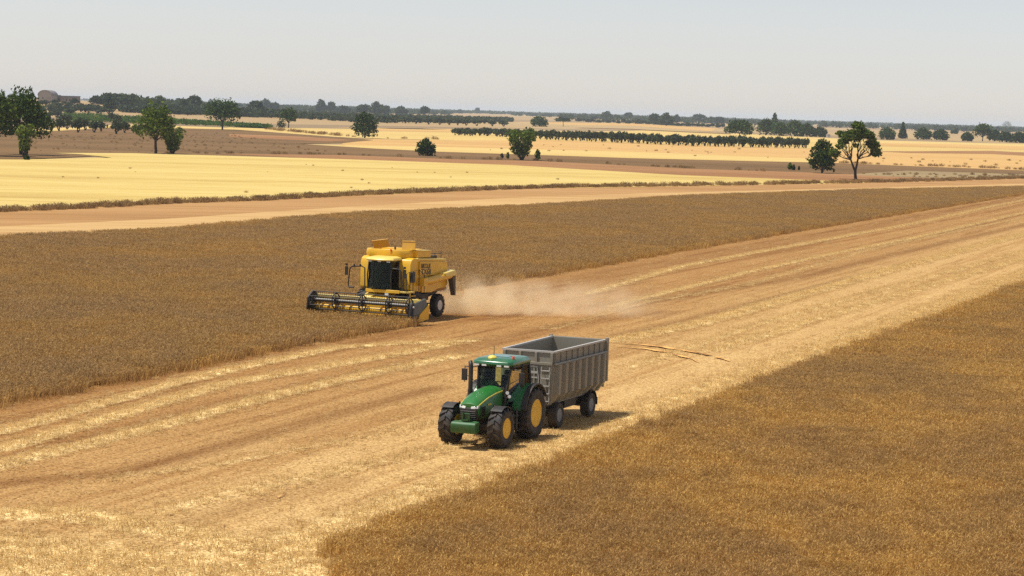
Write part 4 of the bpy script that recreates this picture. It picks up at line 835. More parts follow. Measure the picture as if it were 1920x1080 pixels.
# ------------------------------------------------------------------ trees
def leaf_mat(name, a, c, e):
    m, t, b = mat(name); t.nodes.remove(b)
    g = N(t, 'ShaderNodeNewGeometry'); oi = N(t, 'ShaderNodeObjectInfo')
    rnd = math_(t, 'ADD', math_(t, 'MULTIPLY', g.outputs['Random Per Island'], 0.75), math_(t, 'MULTIPLY', oi.outputs['Random'], 0.25))
    col = ramp(t, rnd, [(0.1, a), (0.5, c), (0.95, e)])
    d = N(t, 'ShaderNodeBsdfDiffuse'); tl_ = N(t, 'ShaderNodeBsdfTranslucent'); mx = N(t, 'ShaderNodeMixShader'); mx.inputs[0].default_value = 0.25
    t.links.new(col, d.inputs[0]); t.links.new(col, tl_.inputs[0]); t.links.new(d.outputs[0], mx.inputs[1]); t.links.new(tl_.outputs[0], mx.inputs[2])
    t.links.new(mx.outputs[0], t.nodes['Material Output'].inputs[0]); return m
LEAF = dict(
    dark=leaf_mat('leaf_dark', (0.019, 0.035, 0.008), (0.041, 0.072, 0.014), (0.101, 0.152, 0.033)),
    mid=leaf_mat('leaf_mid', (0.041, 0.065, 0.012), (0.088, 0.133, 0.022), (0.189, 0.246, 0.046)),
    light=leaf_mat('leaf_light', (0.068, 0.102, 0.016), (0.135, 0.189, 0.029), (0.257, 0.304, 0.058)),
    olive=leaf_mat('leaf_olive', (0.028, 0.036, 0.017), (0.056, 0.072, 0.034), (0.12, 0.145, 0.075)),
    far=leaf_mat('leaf_far', (0.026, 0.038, 0.013), (0.048, 0.066, 0.024), (0.09, 0.115, 0.042)),
    vine=leaf_mat('leaf_vine', (0.041, 0.080, 0.013), (0.081, 0.145, 0.023), (0.149, 0.217, 0.046)))
bark, t, b = mat('bark'); n_ = noise(t, N(t, 'ShaderNodeTexCoord').outputs['Object'], 6, 5)
t.links.new(ramp(t, n_, [(.35, (.018, .012, .008)), (.7, (.06, .042, .028))]), b.inputs['Base Color']); b.inputs['Roughness'].default_value = .95

def crown_mesh(name, lobes, n, leaf, m, seed, squash=1.0, shell=0.55):
    """many leaf sprays spread through a set of lobes (x, y, z, rx, ry, rz), the outside ragged and with holes"""
    rnd = np.random.default_rng(seed); vol = np.array([l[3] * l[4] * l[5] for l in lobes]) ** .75; pick = rnd.choice(len(lobes), n, p=vol / vol.sum())
    L = np.array(lobes)[pick]; d = rnd.normal(size=(n, 3)); d /= np.linalg.norm(d, axis=1)[:, None]
    r = shell + (1.05 - shell) * rnd.random(n) ** .6; lump = 1 + .16 * np.sin(d[:, 0] * 7 + pick * 1.7) * np.sin(d[:, 1] * 6 + pick) + .12 * np.sin(d[:, 2] * 9 + pick * 2.3)
    hole = np.sin(d[:, 0] * 4.3 + pick * 2.1) + np.sin(d[:, 1] * 5.1 + pick * 3.3) + np.sin(d[:, 2] * 4.7 + pick)
    keep = hole > -1.55 + .5 * rnd.random(n)
    c = (L[:, :3] + d * L[:, 3:6] * (r * lump)[:, None])[keep]; k = len(c)
    a = rnd.normal(size=(k, 3)); a /= np.linalg.norm(a, axis=1)[:, None]; q = rnd.normal(size=(k, 3)); bb = np.cross(a, q); bb /= np.linalg.norm(bb, axis=1)[:, None]
    s = leaf * rnd.uniform(.5, 1.25, k)[:, None]
    v = np.stack([c - a * s, c + bb * s * .55, c + a * s, c - bb * s * .55], 1).reshape(-1, 3); v[:, 2] = np.maximum(v[:, 2], .05)
    me = bpy.data.meshes.new(name); me.from_pydata(v.tolist(), [], [(4 * i, 4 * i + 1, 4 * i + 2, 4 * i + 3) for i in range(k)]); me.materials.append(m); return me
def limb(mb, a, c, r0, r1, rnd, wob=.1, n=5, seg=7):
    a, c = Vector(a), Vector(c); L = (c - a).length; pts = []
    for i in range(n + 1):
        f = i / n; p_ = a.lerp(c, f); p_.z += math.sin(f * math.pi) * -.04 * L
        if 0 < i < n: p_ += Vector((rnd.gauss(0, wob), rnd.gauss(0, wob), 0)) * L * .25
        pts.append(p_)
    mb.tube(pts, [r0 + (r1 - r0) * (i / n) for i in range(n + 1)], seg); return pts
def tree_data(style, seed, H, W, leafm, n, leaf):
    """trunk and crown meshes of one tree; H and W in metres"""
    rnd = random.Random(seed); mb = MB(); lobes = []; hw = W / 2
    if style == 'round':                       # spreading crown on a bare bole
        fh = H * .27; limb(mb, (0, 0, 0), (rnd.uniform(-.2, .2), 0, fh), H * .030, H * .024, rnd, .05)
        for k in range(7):
            a = k * 2.4 + rnd.random(); R = hw * rnd.uniform(.42, .66) * (1 - .05 * k); z = H * (.44 + .05 * k + rnd.uniform(-.03, .03)); tip = (R * math.cos(a), R * math.sin(a), z)
            pts = limb(mb, (0, 0, fh * .9), tip, H * .016, H * .004, rnd, .12); limb(mb, pts[3], (tip[0] * 1.35, tip[1] * 1.35, z * rnd.uniform(.85, 1.1)), H * .007, H * .002, rnd)
            s = hw * rnd.uniform(.40, .58); lobes.append((tip[0], tip[1], z, s, s, s * .8)); lobes.append((-tip[0] * .8, tip[1] * .5, z + H * .06, s * .8, s * .8, s * .7))
        lobes += [(0, 0, H * .80, hw * .55, hw * .55, H * .19), (hw * .2, 0, H * .62, hw * .6, hw * .6, H * .14)]
    elif style == 'open':                      # forked bole, fan of bare limbs, foliage only in a high flat crown
        limb(mb, (0, 0, 0), (-.15, 0, H * .17), H * .030, H * .024, rnd, .03)
        forks = [((-.15, 0, H * .16), (-hw * .22, .1, H * .36)), ((-.10, 0, H * .16), (hw * .06, -.1, H * .38))]
        for fa, fc in forks: limb(mb, fa, fc, H * .021, H * .016, rnd, .04)
        for k in range(15):
            f = -1 + 2 * k / 14; base = forks[0][1] if f < -.05 else forks[1][1]; tip = (f * hw * .92, rnd.uniform(-.6, .6) * hw, H * (.94 - .40 * f * f + rnd.uniform(-.11, .06)))
            pts = limb(mb, base, tip, H * .011, H * .003, rnd, .16, 6)
            for j in range(3):
                q = pts[2 + j]; limb(mb, q, (q.x + rnd.uniform(-.2, .2) * hw, q.y + rnd.uniform(-.25, .25) * hw, q.z + rnd.uniform(.05, .15) * H), H * .005, H * .0015, rnd, .15, 3, 5)
            s = hw * rnd.uniform(.17, .31); lobes.append((tip[0] * .97, tip[1], tip[2] - H * .02, s, s, s * .62))
            lobes.append((tip[0] * .7, tip[1] * .8, H * rnd.uniform(.62, .86), s * .8, s * .8, s * .5))
        for f in (-.9, -.6, .75, .95):        # drooping dead limbs
            limb(mb, forks[0][1] if f < 0 else forks[1][1], (f * hw * .85, rnd.uniform(-.4, .4) * hw, H * .50), H * .006, H * .0015, rnd, .25, 6, 5)
    elif style == 'dense':                     # egg-shaped to near the ground
        limb(mb, (0, 0, 0), (0, 0, H * .5), H * .030, H * .012, rnd, .05)
        for k in range(4): limb(mb, (0, 0, .1), (hw * .5 * math.cos(k * 1.7), hw * .5 * math.sin(k * 1.7), H * .4), H * .012, H * .005, rnd)
        for k in range(16):
            a = k * 2.4; f = (k + .5) / 16; z = H * (.22 + .68 * f); R = hw * (.62 * math.sin(math.pi * (.25 + .70 * f))); s = hw * rnd.uniform(.36, .50) * (1.05 - .45 * f)
            lobes.append((R * math.cos(a), R * math.sin(a), z, s, s, s * .95))
        lobes.append((0, 0, H * .5, hw * .62, hw * .62, H * .34))
    elif style == 'vase':                      # many stems fanning from the ground
        for k in range(13):
            a = k * 2.4; R = hw * rnd.uniform(.3, .85); z = H * rnd.uniform(.70, .96); tip = (R * math.cos(a), R * math.sin(a), z); pts = limb(mb, (.25 * math.cos(a), .25 * math.sin(a), 0), tip, H * .016, H * .004, rnd, .1)
            for j, f in enumerate((.35, .55, .78, .95)):
                s = hw * (.20 + .12 * rnd.random()); lobes.append((tip[0] * f, tip[1] * f, z * f, s, s, s * 1.2))
    elif style == 'flat':                      # umbrella on a pole
        limb(mb, (0, 0, 0), (0, 0, H * .6), H * .035, H * .025, rnd, .03)
        for k in range(7): a = k * .9; limb(mb, (0, 0, H * .55), (hw * .7 * math.cos(a), hw * .7 * math.sin(a), H * .72), H * .016, H * .006, rnd); lobes.append((hw * .6 * math.cos(a), hw * .6 * math.sin(a), H * .72, hw * .4, hw * .4, H * .18))
        lobes.append((0, 0, H * .82, hw * .5, hw * .5, H * .18))
    elif style == 'cone':
        limb(mb, (0, 0, 0), (0, 0, H * .8), H * .025, H * .006, rnd, .02)
        for k in range(7): f = k / 6; lobes.append((rnd.uniform(-.1, .1) * hw, 0, H * (.15 + .75 * f), hw * (1 - .75 * f) * .95, hw * (1 - .75 * f) * .95, H * .14))
    else:                                      # olive: short gnarled bole, several rounded masses
        for k in range(3):
            a = k * 2.1 + rnd.random(); limb(mb, (0, 0, 0), (hw * .35 * math.cos(a), hw * .35 * math.sin(a), H * .45), H * .055, H * .025, rnd, .2)
        for k in range(6):
            a = k * 1.1 + rnd.random() * .5; R = hw * rnd.uniform(.35, .6); s = hw * rnd.uniform(.42, .56); lobes.append((R * math.cos(a), R * math.sin(a), H * rnd.uniform(.52, .72), s, s, H * .24))
        lobes.append((0, 0, H * .72, hw * .5, hw * .5, H * .26))
    cm = crown_mesh('crown', lobes, n, leaf, leafm, seed)
    v = np.empty(len(cm.vertices) * 3, np.float32); cm.vertices.foreach_get('co', v); v = v.reshape(-1, 3)     # trim to the wanted height and width
    zt = np.quantile(v[:, 2], .996); wt = np.quantile(np.abs(v[:, 0]), .99); v[:, 2] *= H / zt; v[:, :2] *= hw / wt; cm.vertices.foreach_set('co', v.ravel())
    mb.v = [(x * min(1.0, hw / wt + .1), y * min(1.0, hw / wt + .1), z * H / zt) for x, y, z in mb.v]
    tm = mb.build('trunk', bark, link=False, smooth=60); return tm.data, cm
def plant(name, label, cat, bx, by, hpx, wpx, style, leafm, n=2500, leaf=.32, seed=1, group=None, rot=None):
    p = G(bx, by); s = scale_at(p); H, W = hpx / s, wpx / s
    tm, cm = tree_data(style, seed, H, W, LEAF[leafm], n, leaf)
    e = empty(name, p, 0); tag(e, label, cat, group)
    for nm, d in (('trunk', tm), ('crown', cm)):
        o = bpy.data.objects.new(nm, d); COL.objects.link(o); o.parent = e
    return e
# trees one can tell apart, nearest first
plant('tree', 'big dark broadleaf tree on a leaning bole beside the bright field, nearest the left edge', 'tree', 40, 291, 124, 104, 'round', 'dark', 5200, .42, 3)
plant('tree', 'broad green tree cut off by the left edge of the photo', 'tree', -16, 293, 122, 92, 'round', 'mid', 4600, .42, 4)
plant('sapling', 'slim light green sapling standing in front of the big dark tree', 'tree', 47, 297, 64, 36, 'vase', 'light', 900, .30, 5)
plant('low_shrub', 'small dark shrub at the foot of the slim light sapling', 'shrub', 50, 301, 11, 12, 'dense', 'dark', 260, .25, 6)
plant('tree', 'spreading green tree on a tall bare bole beside a light round bush', 'tree', 292, 289, 96, 80, 'round', 'mid', 3600, .36, 7)
plant('bush', 'light green round bush at the foot of the spreading tree', 'bush', 323, 289, 49, 40, 'vase', 'light', 1700, .30, 8)
plant('tree', 'wide rounded tree with low crown at the end of the vineyard', 'tree', 417, 244, 58, 66, 'round', 'dark', 3000, .50, 9)
plant('tree', 'compact tree with small grey bush at its left, between vineyard and straw field', 'tree', 541, 240, 38, 34, 'round', 'dark', 1300, .50, 10)
plant('bush', 'small grey bush touching the compact tree by the vineyard end', 'bush', 527, 241, 15, 18, 'dense', 'olive', 380, .42, 11)
plant('tree', 'dark bushy tree alone between two pale straw fields', 'tree', 684, 259, 47, 48, 'dense', 'dark', 2200, .45, 12)
plant('bush', 'dark green ball-shaped bush on the reddish strip above the bright field', 'bush', 798, 293, 33, 36, 'dense', 'dark', 1800, .34, 13)
plant('bush', 'tall many-stemmed bush fanning upward, in front of the olive row', 'bush', 978, 301, 60, 54, 'vase', 'mid', 2600, .32, 14)
plant('shrub', 'small upright shrub just right of the tall fanning bush', 'shrub', 1008, 301, 21, 11, 'dense', 'mid', 420, .28, 15)
plant('shrub', 'tiny dark shrub just left of the tall fanning bush', 'shrub', 952, 299, 14, 7, 'dense', 'mid', 220, .28, 16)
plant('shrub', 'tiny pale shrub second left of the tall fanning bush', 'shrub', 941, 298, 11, 7, 'dense', 'olive', 200, .28, 17)
plant('tree', 'round dark tree standing in the pale field behind the olive row', 'tree', 1011, 237.5, 20, 31, 'dense', 'dark', 1700, .8, 18)
plant('umbrella_tree', 'flat topped umbrella tree on a thin bare bole in the pale field', 'tree', 1056, 237, 17, 30, 'flat', 'far', 700, .75, 19)
plant('tree', 'broad dark tree leaning over the right part of the olive row', 'tree', 1386, 259, 34, 50, 'round', 'dark', 3200, .65, 20)
plant('bush', 'pale grey bush left of the broad tree behind the olive row', 'bush', 1360, 250, 12, 9, 'dense', 'olive', 200, .5, 21)
plant('bush', 'dense egg-shaped dark bush beside the open branched tree', 'bush', 1541, 326, 64, 50, 'dense', 'dark', 4200, .30, 22)
plant('tree', 'open branched tree with forked bare limbs and high flat crown', 'tree', 1604, 338, 108, 92, 'open', 'mid', 7600, .32, 23)
plant('shrub', 'small green shrub left of the egg-shaped bush, largest of three', 'shrub', 1481, 320, 15, 10, 'dense', 'mid', 320, .26, 24)
plant('shrub', 'thin olive shrub in the middle of three left of the egg-shaped bush', 'shrub', 1488, 320, 12, 7, 'dense', 'olive', 200, .26, 25)
plant('shrub', 'tiny dark shrub nearest the egg-shaped bush on its left', 'shrub', 1498, 320, 9, 5, 'dense', 'olive', 130, .26, 26)
plant('shrub', 'tiny dark shrub between egg-shaped bush and open branched tree', 'shrub', 1563, 324, 8, 4, 'dense', 'olive', 110, .26, 27)
for i, (bx, by, h, wd, lab) in enumerate([
    (1436, 254, 32, 34, 'dark tree, tall left end of the clump behind the olive row'), (1462, 255, 26, 34, 'low dark tree, second in the clump behind the olive row'),
    (1490, 256, 30, 36, 'dark tree with rounded top in the middle of the clump behind the olive row'), (1513, 257, 25, 30, 'low tree next to the right end of the clump behind the olive row'),
    (1537, 257, 19, 28, 'lowest tree, right end of the clump behind the olive row'), (1452, 246, 34, 12, 'narrow tree rising above the clump behind the olive row')]):
    plant('tree', lab, 'tree', bx, by, h, wd, 'dense', 'dark', 1700, .75, 30 + i, 'clump of dark trees behind the olive row')
for i, (bx, by, h, wd, st, lab) in enumerate([
    (1663, 262, 23, 30, 'dense', 'round dark tree first right of the open branched tree'), (1692, 260, 30, 17, 'cone', 'narrow pointed dark tree right of the open branched tree'),
    (1731, 262, 22, 33, 'dense', 'round dark tree second right of the pointed tree'), (1763, 263, 20, 30, 'dense', 'flatter dark tree right of the second round tree'),
    (1789, 251, 8, 14, 'dense', 'small low bush in the pale field between two clumps at the right'), (1813, 265, 17, 22, 'dense', 'small dark tree at the left end of the far right clump'),
    (1842, 265, 33, 36, 'round', 'tallest tree of the far right clump'), (1864, 265, 22, 26, 'dense', 'mid sized tree right of the tallest in the far right clump'),
    (1886, 267, 20, 30, 'dense', 'low wide tree toward the right edge of the far right clump'), (1911, 268, 20, 30, 'dense', 'dark tree cut by the right edge of the photo'), (1888, 243, 16, 20, 'dense', 'dark distant tree rising behind the far right clump')]):
    plant('tree', lab, 'tree', bx, by, h, wd, st, 'dark', 1700, .75, 50 + i)

# prototypes for repeated trees: one metre tall, one metre wide
def proto(style, seed, leafm, n, leaf): return tree_data(style, seed, 1.0, 1.0, LEAF[leafm], n, leaf)
P_OL = [proto('olive', 70 + i, 'olive', 420, .11) for i in range(5)]
P_FAR = [proto(('dense', 'round', 'dense', 'round')[i], 80 + i, 'far', 1000, .11) for i in range(4)]
prnd = random.Random(11)
def copy_plant(pr, name, label, cat, group, p, H, W):
    tm, cm = pr; e = empty(name, p, prnd.uniform(0, 6.28)); e.scale = (W, W, H); tag(e, label, cat, group)
    for nm, d in (('trunk', tm), ('crown', cm)):
        o = bpy.data.objects.new(nm, d); COL.objects.link(o); o.parent = e
    return e
def along(px, f):
    L = [G(*q) for q in px]; seg = [(c - a).length for a, c in zip(L[:-1], L[1:])]; d = f * sum(seg)
    for a, c, s in zip(L[:-1], L[1:], seg):
        if d <= s: return a.lerp(c, d / s)
        d -= s
    return L[-1]
def along_px(px, f):
    d = f * (px[-1][0] - px[0][0]) + px[0][0]
    for a, c in zip(px[:-1], px[1:]):
        if d <= c[0]: k = (d - a[0]) / (c[0] - a[0]); return G(a[0] + k * (c[0] - a[0]), a[1] + k * (c[1] - a[1]))
    return G(*px[-1])
FRONT = [(852, 254), (930, 256), (1000, 261), (1180, 269), (1300, 274.5), (1400, 276.5), (1526, 279)]
for r_ in range(3):
    nn = (72, 66, 62)[r_]
    for i in range(nn):
        f = (i + prnd.uniform(-.25, .25) + .5 * (r_ % 2)) / nn; p = along_px(FRONT, min(max(f, 0), 1)); p = p + Vector((prnd.uniform(-1, 1), r_ * 26 + prnd.uniform(-4, 4), 0)); s = scale_at(p)
        hpx = 12 + 5.5 * min(1, f * 2.5); copy_plant(P_OL[i * 7 % 5], 'olive_tree', ('grey green olive tree in the front row of the long olive grove', 'grey green olive tree in the middle row of the long olive grove', 'grey green olive tree in the back row of the long olive grove')[r_], 'olive tree', 'olive trees in the long grove row', p, hpx * prnd.uniform(.85, 1.1) / s, (15 - 2 * (f > .85)) * prnd.uniform(.8, 1.15) / s)
sp = [(70, 247, 26, 26, 1), (90, 244, 24, 24, 1), (110, 246, 25, 28, 1), (126, 243, 20, 22, 1), (146, 249, 25, 26, 1), (160, 245, 22, 22, 1), (177, 249, 23, 24, 1), (190, 247, 20, 22, 1), (218, 252, 26, 26, 1), (234, 250, 22, 20, 1), (258, 253, 20, 24, 1), (272, 251, 17, 18, 1), (318, 250, 13, 18, 1), (337, 251, 13, 15, 1), (352, 217, 9, 14, 0), (122, 234, 20, 26, 1), (150, 236, 16, 18, 1), (208, 228, 17, 18, 1), (221, 236, 20, 20, 1)]
for i, (bx, by, h, wd, k) in enumerate(sp):
    p = G(bx, by); s = scale_at(p); copy_plant(P_OL[i % 5], 'olive_tree', 'grey green olive tree in the scattered grove left of the vineyard', 'olive tree', 'olive trees left of the vineyard', p, h / s, wd / s)
for i in range(46):                            # grove climbing the rise below the farm buildings
    bx = prnd.uniform(70, 235); by = prnd.uniform(200, 229) if bx < 130 else prnd.uniform(205, 214); p = G(bx, by); s = scale_at(p)
    copy_plant(P_OL[i % 5], 'olive_tree', 'small olive tree on the slope below the farm buildings', 'olive tree', 'olive trees below the farm buildings', p, prnd.uniform(9, 13) / s, prnd.uniform(15, 24) / s)
for i, (bx, by, h, wd) in enumerate([(825, 234, 12, 20), (842, 234.5, 12, 20), (858, 235, 12, 20), (874, 235.5, 12, 20), (894, 236, 12, 20), (908, 232, 9, 16), (923, 236.8, 11, 18), (944, 237.2, 11, 20), (760, 231, 12, 22), (780, 232, 12, 22), (803, 233.5, 12, 22)]):
    p = G(bx, by); s = scale_at(p); copy_plant(P_OL[i % 5], 'olive_tree', 'olive tree in the short line beyond the long grove', 'olive tree', 'olive trees in the short line', p, h / s, wd / s)
for i, (bx, by, h, wd, lab) in enumerate([
    (205, 212, 36, 22, 'tall dark tree standing behind the olives left of the vineyard'), (212, 196, 20, 14, 'dark tree on the skyline right of the farm buildings'), (180, 196, 17, 24, 'rounded dark tree right of the long farm shed'), (103, 196, 9, 14, 'small bushy tree in front of the gap between barn and shed'), (140, 195.5, 11, 18, 'rounded bushy tree hiding the right end of the long shed'), (121, 197, 7, 12, 'small low tree in front of the middle of the long shed'), (345, 204, 18, 16, 'dark skyline tree left of the tall pair'), (365, 202, 23, 24, 'tall pair of crowns on the skyline above the vineyard'),
    (395, 200, 14, 14, 'small dark skyline tree above the wide rounded tree'), (480, 209, 20, 30, 'rounded dark tree on the skyline over the grove'), (498, 208, 22, 24, 'tall dark tree on the skyline over the grove'), (515, 210, 18, 22, 'low dark tree right of the tall skyline tree over the grove'), (602, 212, 25, 22, 'tall lobed tree on the skyline left of the bushy field tree'), (621, 212, 21, 18, 'narrow dark tree beside the tall lobed skyline tree'),
    (645, 213, 15, 28, 'low wide tree on the skyline left of the bushy field tree'), (683, 216, 20, 32, 'dark rounded tree above the lone bushy field tree'), (706, 217, 26, 30, 'tallest dark tree on the skyline above the bushy field tree'), (722, 217, 19, 20, 'dark tree right of the tallest skyline tree'), (752, 217, 18, 24, 'rounded tree on the skyline right of the tallest one'), (795, 219, 20, 20, 'single dark tree at the right end of the skyline wood'),
    (862, 213, 8, 14, 'low distant tree at the left end of the pale strip'), (895, 213, 11, 10, 'small distant tree beside the pale strip'), (1137, 226, 17, 22, 'dark distant tree beyond the pale field right of the umbrella tree'), (1226, 234, 21, 26, 'dark rounded tree, left of the pair beyond the pale field'), (1249, 236, 24, 30, 'larger dark tree, right of the pair beyond the pale field'),
    (1178, 226, 15, 20, 'distant grey tree left of the dark pair'), (1268, 231, 16, 14, 'small tree just right of the dark pair'), (1311, 231, 17, 26, 'distant dark tree with pointed top right of the pair'), (1334, 232, 13, 22, 'low distant tree right of the pointed one'), (1349, 233, 14, 20, 'distant tree left of the broad leaning tree')]):
    p = G(bx, by); s = scale_at(p); copy_plant(P_FAR[i % 4], 'tree', lab, 'tree', None, p, h / s, wd / s)
far_lab = 'small distant bush in the line along the far pale field'
for i in range(30):
    f = i / 29; bx = 1085 + f * 270; by = 228 + f * 12 + prnd.uniform(-.6, .6); p = G(bx, by); s = scale_at(p)
    copy_plant(P_FAR[i % 4], 'bush', far_lab, 'bush', 'bushes along the far pale field', p, prnd.uniform(5, 9) / s, prnd.uniform(9, 15) / s)

# woods and groves too far off to count
def mass(name, n, place, hr, wr, leafm, seed, quads=40):
    rnd = np.random.default_rng(seed); V = []
    for i in range(n):
        c = place(rnd)
        if c is None: continue
        H = hr[0] + (hr[1] - hr[0]) * rnd.random() ** 1.6; W = wr[0] + (wr[1] - wr[0]) * rnd.random()
        d = rnd.normal(size=(quads, 3)); d /= np.linalg.norm(d, axis=1)[:, None]; r = .35 + .65 * rnd.random(quads)[:, None]
        q = np.array((c[0], c[1], c[2] + H * .52)) + d * r * np.array((W / 2, W / 2, H * .5)); a = rnd.normal(size=(quads, 3)); a /= np.linalg.norm(a, axis=1)[:, None]; bb = np.cross(a, rnd.normal(size=(quads, 3))); bb /= np.linalg.norm(bb, axis=1)[:, None]
        s = (.22 * min(H, W)) * rnd.uniform(.6, 1.3, quads)[:, None]; V.append(np.stack([q - a * s, q + bb * s * .7, q + a * s, q - bb * s * .7], 1).reshape(-1, 3))
    v = np.concatenate(V); k = len(v) // 4; me = bpy.data.meshes.new(name); me.from_pydata(v.tolist(), [], [(4 * i, 4 * i + 1, 4 * i + 2, 4 * i + 3) for i in range(k)]); me.materials.append(LEAF[leafm])
    o = bpy.data.objects.new(name, me); COL.objects.link(o); return tag(o, kind='stuff')
def in_px(fx, fy0, fy1):
    def place(r):
        x = fx[0] + (fx[1] - fx[0]) * r.random(); y0, y1 = np.interp(x, [q[0] for q in fy0], [q[1] for q in fy0]), np.interp(x, [q[0] for q in fy1], [q[1] for q in fy1])
        a, c = G(x, y0), G(x, y1); return a.lerp(c, float(r.random() ** .8))
    return place
mass('olive_grove', 1900, in_px((430, 960), [(430, 212), (560, 213), (700, 219), (850, 222), (960, 227)], [(430, 219), (500, 221.5), (560, 223), (680, 231), (850, 232), (960, 229)]), (3.5, 5), (4.5, 7), 'olive', 1)
mass('olive_grove', 500, in_px((225, 430), [(225, 205), (430, 208)], [(225, 211), (330, 215), (430, 218)]), (3.5, 5), (4.5, 7), 'olive', 2)
mass('woodland', 1500, in_px((190, 850), [(190, 193), (500, 200), (850, 211)], [(200, 197), (430, 204), (560, 211), (850, 216)]), (4, 9), (8, 16), 'far', 3)
def horizon_band(x0, x1, d0, d1):
    def place(r):
        x = x0 + (x1 - x0) * r.random(); hy = 207 + .03 * (x - 960); d = d0 + (d1 - d0) * r.random(); p_ = G(x, hy + d); return None if p_.z > .6 else p_
    return place
mass('woodland', 1700, horizon_band(-60, 700, 5.5, 13), (6, 11), (14, 34), 'far', 4)
mass('woodland', 900, horizon_band(600, 1180, 5.0, 8.5), (6, 10), (14, 30), 'far', 5)
mass('woodland', 1100, horizon_band(1050, 1990, 4.6, 7.5), (6, 10), (12, 30), 'far', 6)
mass('woodland', 650, horizon_band(1050, 1990, 8, 15), (5, 11), (9, 18), 'far', 7)
mass('hedgerow', 520, in_px((960, 1990), [(960, 216), (1200, 223), (1600, 234), (1990, 247)], [(960, 217.5), (1200, 226), (1600, 237), (1990, 250)]), (4, 9), (8, 16), 'far', 8)
mass('vineyard', 1500, in_px((120, 508), [(120, 214), (240, 220), (330, 226), (415, 232), (508, 239.3)], [(120, 228), (240, 231.5), (415, 237.3), (508, 241)]), (1.5, 2.2), (2.5, 4), 'vine', 9, 14)

# ------------------------------------------------------------------ farm buildings on the rise
wallm = paint('pale_render', (.34, .31, .27), .8, .3, coat=0); wallp = paint('weathered_render', (.28, .25, .22), .8, .35, coat=0); roofm = paint('grey_roofing', (.20, .19, .19), .7, .2, coat=0)
def at(bx, by): p = G(bx, by); return p, scale_at(p)
p, s = at(84, 191.5); k = 1 / s
e = empty('barn', p, 0); tag(e, 'pale arched barn with rounded roof on the rise behind the big left tree', 'barn')
arc = [(26 * k * math.cos(rad(a)) * .5, (12 + 10 * math.sin(rad(a))) * k) for a in range(0, 181, 12)]
m = MB(); m.prism([(-13 * k, -1.5), (13 * k, -1.5)] + arc, 0, 22); m.build('wall', wallm, e)
m = MB(); o_ = [(x * 1.05, z + .25) for x, z in arc]; i_ = [(x, z + .02) for x, z in arc]
for q in range(len(arc) - 1): m.hexa([(i_[q][0], -.5, i_[q][1]), (i_[q + 1][0], -.5, i_[q + 1][1]), (i_[q + 1][0], 22.5, i_[q + 1][1]), (i_[q][0], 22.5, i_[q][1]), (o_[q][0], -.5, o_[q][1]), (o_[q + 1][0], -.5, o_[q + 1][1]), (o_[q + 1][0], 22.5, o_[q + 1][1]), (o_[q][0], 22.5, o_[q][1])])
m.build('roof', roofm, e)
m = MB(); m.box(1.5 * k, 11 * k, -.08, 0.0, -1, 10 * k); m.build('door', wallp, e)
m = MB(); m.box(-5 * k, -2.5 * k, -.06, 0.0, 6 * k, 9 * k); m.build('window', MAT['dark'], e)
p, s = at(121, 192.0); k = 1 / s
e = empty('farm_shed', p, 0); tag(e, 'long low shed with flat dark roof edge, right of the arched barn', 'shed')
m = MB(); m.box(-24 * k, 24 * k, 0, 12, -1.5, 11.5 * k); m.box(2 * k, 22 * k, -4, 0, -1.5, 8 * k); m.box(-14 * k, -10 * k, 2, 6, 11.5 * k, 13.4 * k); m.build('wall', wallp, e)
m = MB(); m.box(-24.5 * k, 24.5 * k, -.4, 12.4, 11.52 * k, 12.3 * k); m.box(1.5 * k, 22.5 * k, -4.4, -.41, 8.02 * k, 8.8 * k); m.build('roof', roofm, e)
for a, c, z0, z1, nm in ((-14, -8, 0, 7, 'door'), (-21, -17, 0, 5.5, 'door'), (4, 7, 2.5, 6, 'window'), (10, 13, 2.5, 6, 'window')):
    m = MB(); y = -.06 if a < 0 else -4.06; m.box(a * k, c * k, y, y + .055, max(z0 * k, .05), z1 * k); m.build(nm, MAT['dark'], e)
p, s = at(1866, 261); 
for i, (bx, by, wpx, hpx, lab) in enumerate([(1551, 257.5, 6, 6, 'small white hut beside the clump of dark trees'), (1816, 263.5, 7, 5, 'small white hut among the trees at far right')]):
    p, s = at(bx, by); k = 1 / s; e = empty('hut', p + Vector((0, -8, 0)), 0); tag(e, lab, 'hut')
    m = MB(); m.box(-wpx / 2 * k, wpx / 2 * k, 0, 4, -.2, hpx * .8 * k); m.build('wall', MAT['white'], e)
    m = MB(); m.prism([(-wpx * .56 * k, hpx * .8 * k + .003), (wpx * .56 * k, hpx * .8 * k + .003), (0, hpx * 1.05 * k)], -.3, 4.3); m.build('roof', wallm, e)
HAZE = 0.00006

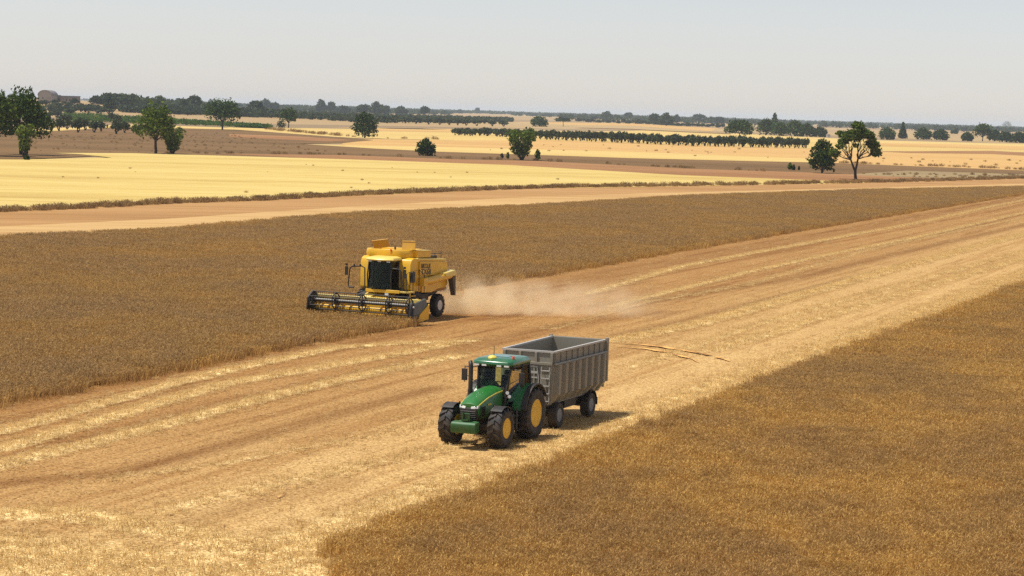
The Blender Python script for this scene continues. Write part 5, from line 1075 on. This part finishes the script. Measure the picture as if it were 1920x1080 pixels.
# ------------------------------------------------------------------ dust behind the combine, and the hazy air
back = CO + fw * -4.6
m, t, b = mat('chaff_dust'); t.nodes.remove(b)
pv = N(t, 'ShaderNodeVolumePrincipled'); pv.inputs['Color'].default_value = (1.0, .84, .57, 1); pv.inputs['Anisotropy'].default_value = 0.2
tc = N(t, 'ShaderNodeTexCoord'); sp_ = N(t, 'ShaderNodeSeparateXYZ'); t.links.new(tc.outputs['Object'], sp_.inputs[0])     # X downwind, Z up, metres
X, Y, Z = sp_.outputs
hgt = math_(t, 'ADD', 2.3, math_(t, 'MULTIPLY', math_(t, 'POWER', math_(t, 'MAXIMUM', math_(t, 'SUBTRACT', 1.0, math_(t, 'DIVIDE', X, 6.0)), 0.0), 1.5), 0.8))
fz = math_(t, 'MAXIMUM', math_(t, 'SUBTRACT', 1.0, math_(t, 'DIVIDE', Z, hgt)), 0.0)
fx0 = N(t, 'ShaderNodeMapRange'); fx0.inputs[1].default_value = 0.0; fx0.inputs[2].default_value = 1.2; t.links.new(X, fx0.inputs[0])
fx1 = N(t, 'ShaderNodeMapRange'); fx1.inputs[1].default_value = 15.0; fx1.inputs[2].default_value = 2.0; t.links.new(X, fx1.inputs[0])
wid = math_(t, 'ADD', 1.4, math_(t, 'MULTIPLY', X, .28)); fy = math_(t, 'POWER', math_(t, 'MAXIMUM', math_(t, 'SUBTRACT', 1.0, math_(t, 'ABSOLUTE', math_(t, 'DIVIDE', Y, wid))), 0.0), 1.3)
nz = ramp(t, noise(t, tc.outputs['Object'], .7, 5, .65), [(.42, 0.0), (.60, 1.4)])
den = math_(t, 'MULTIPLY', math_(t, 'MULTIPLY', math_(t, 'POWER', fz, 1.4), fy), math_(t, 'MULTIPLY', fx0.outputs[0], math_(t, 'POWER', fx1.outputs[0], 1.4)))
den = math_(t, 'MULTIPLY', den, math_(t, 'ADD', .10, nz)); t.links.new(math_(t, 'MULTIPLY', den, 2.9), pv.inputs['Density'])
t.links.new(pv.outputs[0], t.nodes['Material Output'].inputs['Volume'])
mb = MB(); mb.box(0, 16, -6, 6, .06, 3.6); dust = mb.build('dust_cloud', m, smooth=0); tag(dust, kind='stuff')
dust.location = (back.x + .2, back.y + .2, 0); dust.rotation_euler = (0, 0, rad(16))
m, t, b = mat('hazy_air'); t.nodes.remove(b)
pv = N(t, 'ShaderNodeVolumePrincipled'); pv.inputs['Color'].default_value = (.67, .82, 1.0, 1); pv.inputs['Density'].default_value = HAZE; pv.inputs['Anisotropy'].default_value = 0.0
t.links.new(pv.outputs[0], t.nodes['Material Output'].inputs['Volume'])
mb = MB(); mb.box(-9400, 9400, -80, 16500, -1.2, 32); hz_o = mb.build('haze', m, smooth=0); tag(hz_o, kind='stuff')
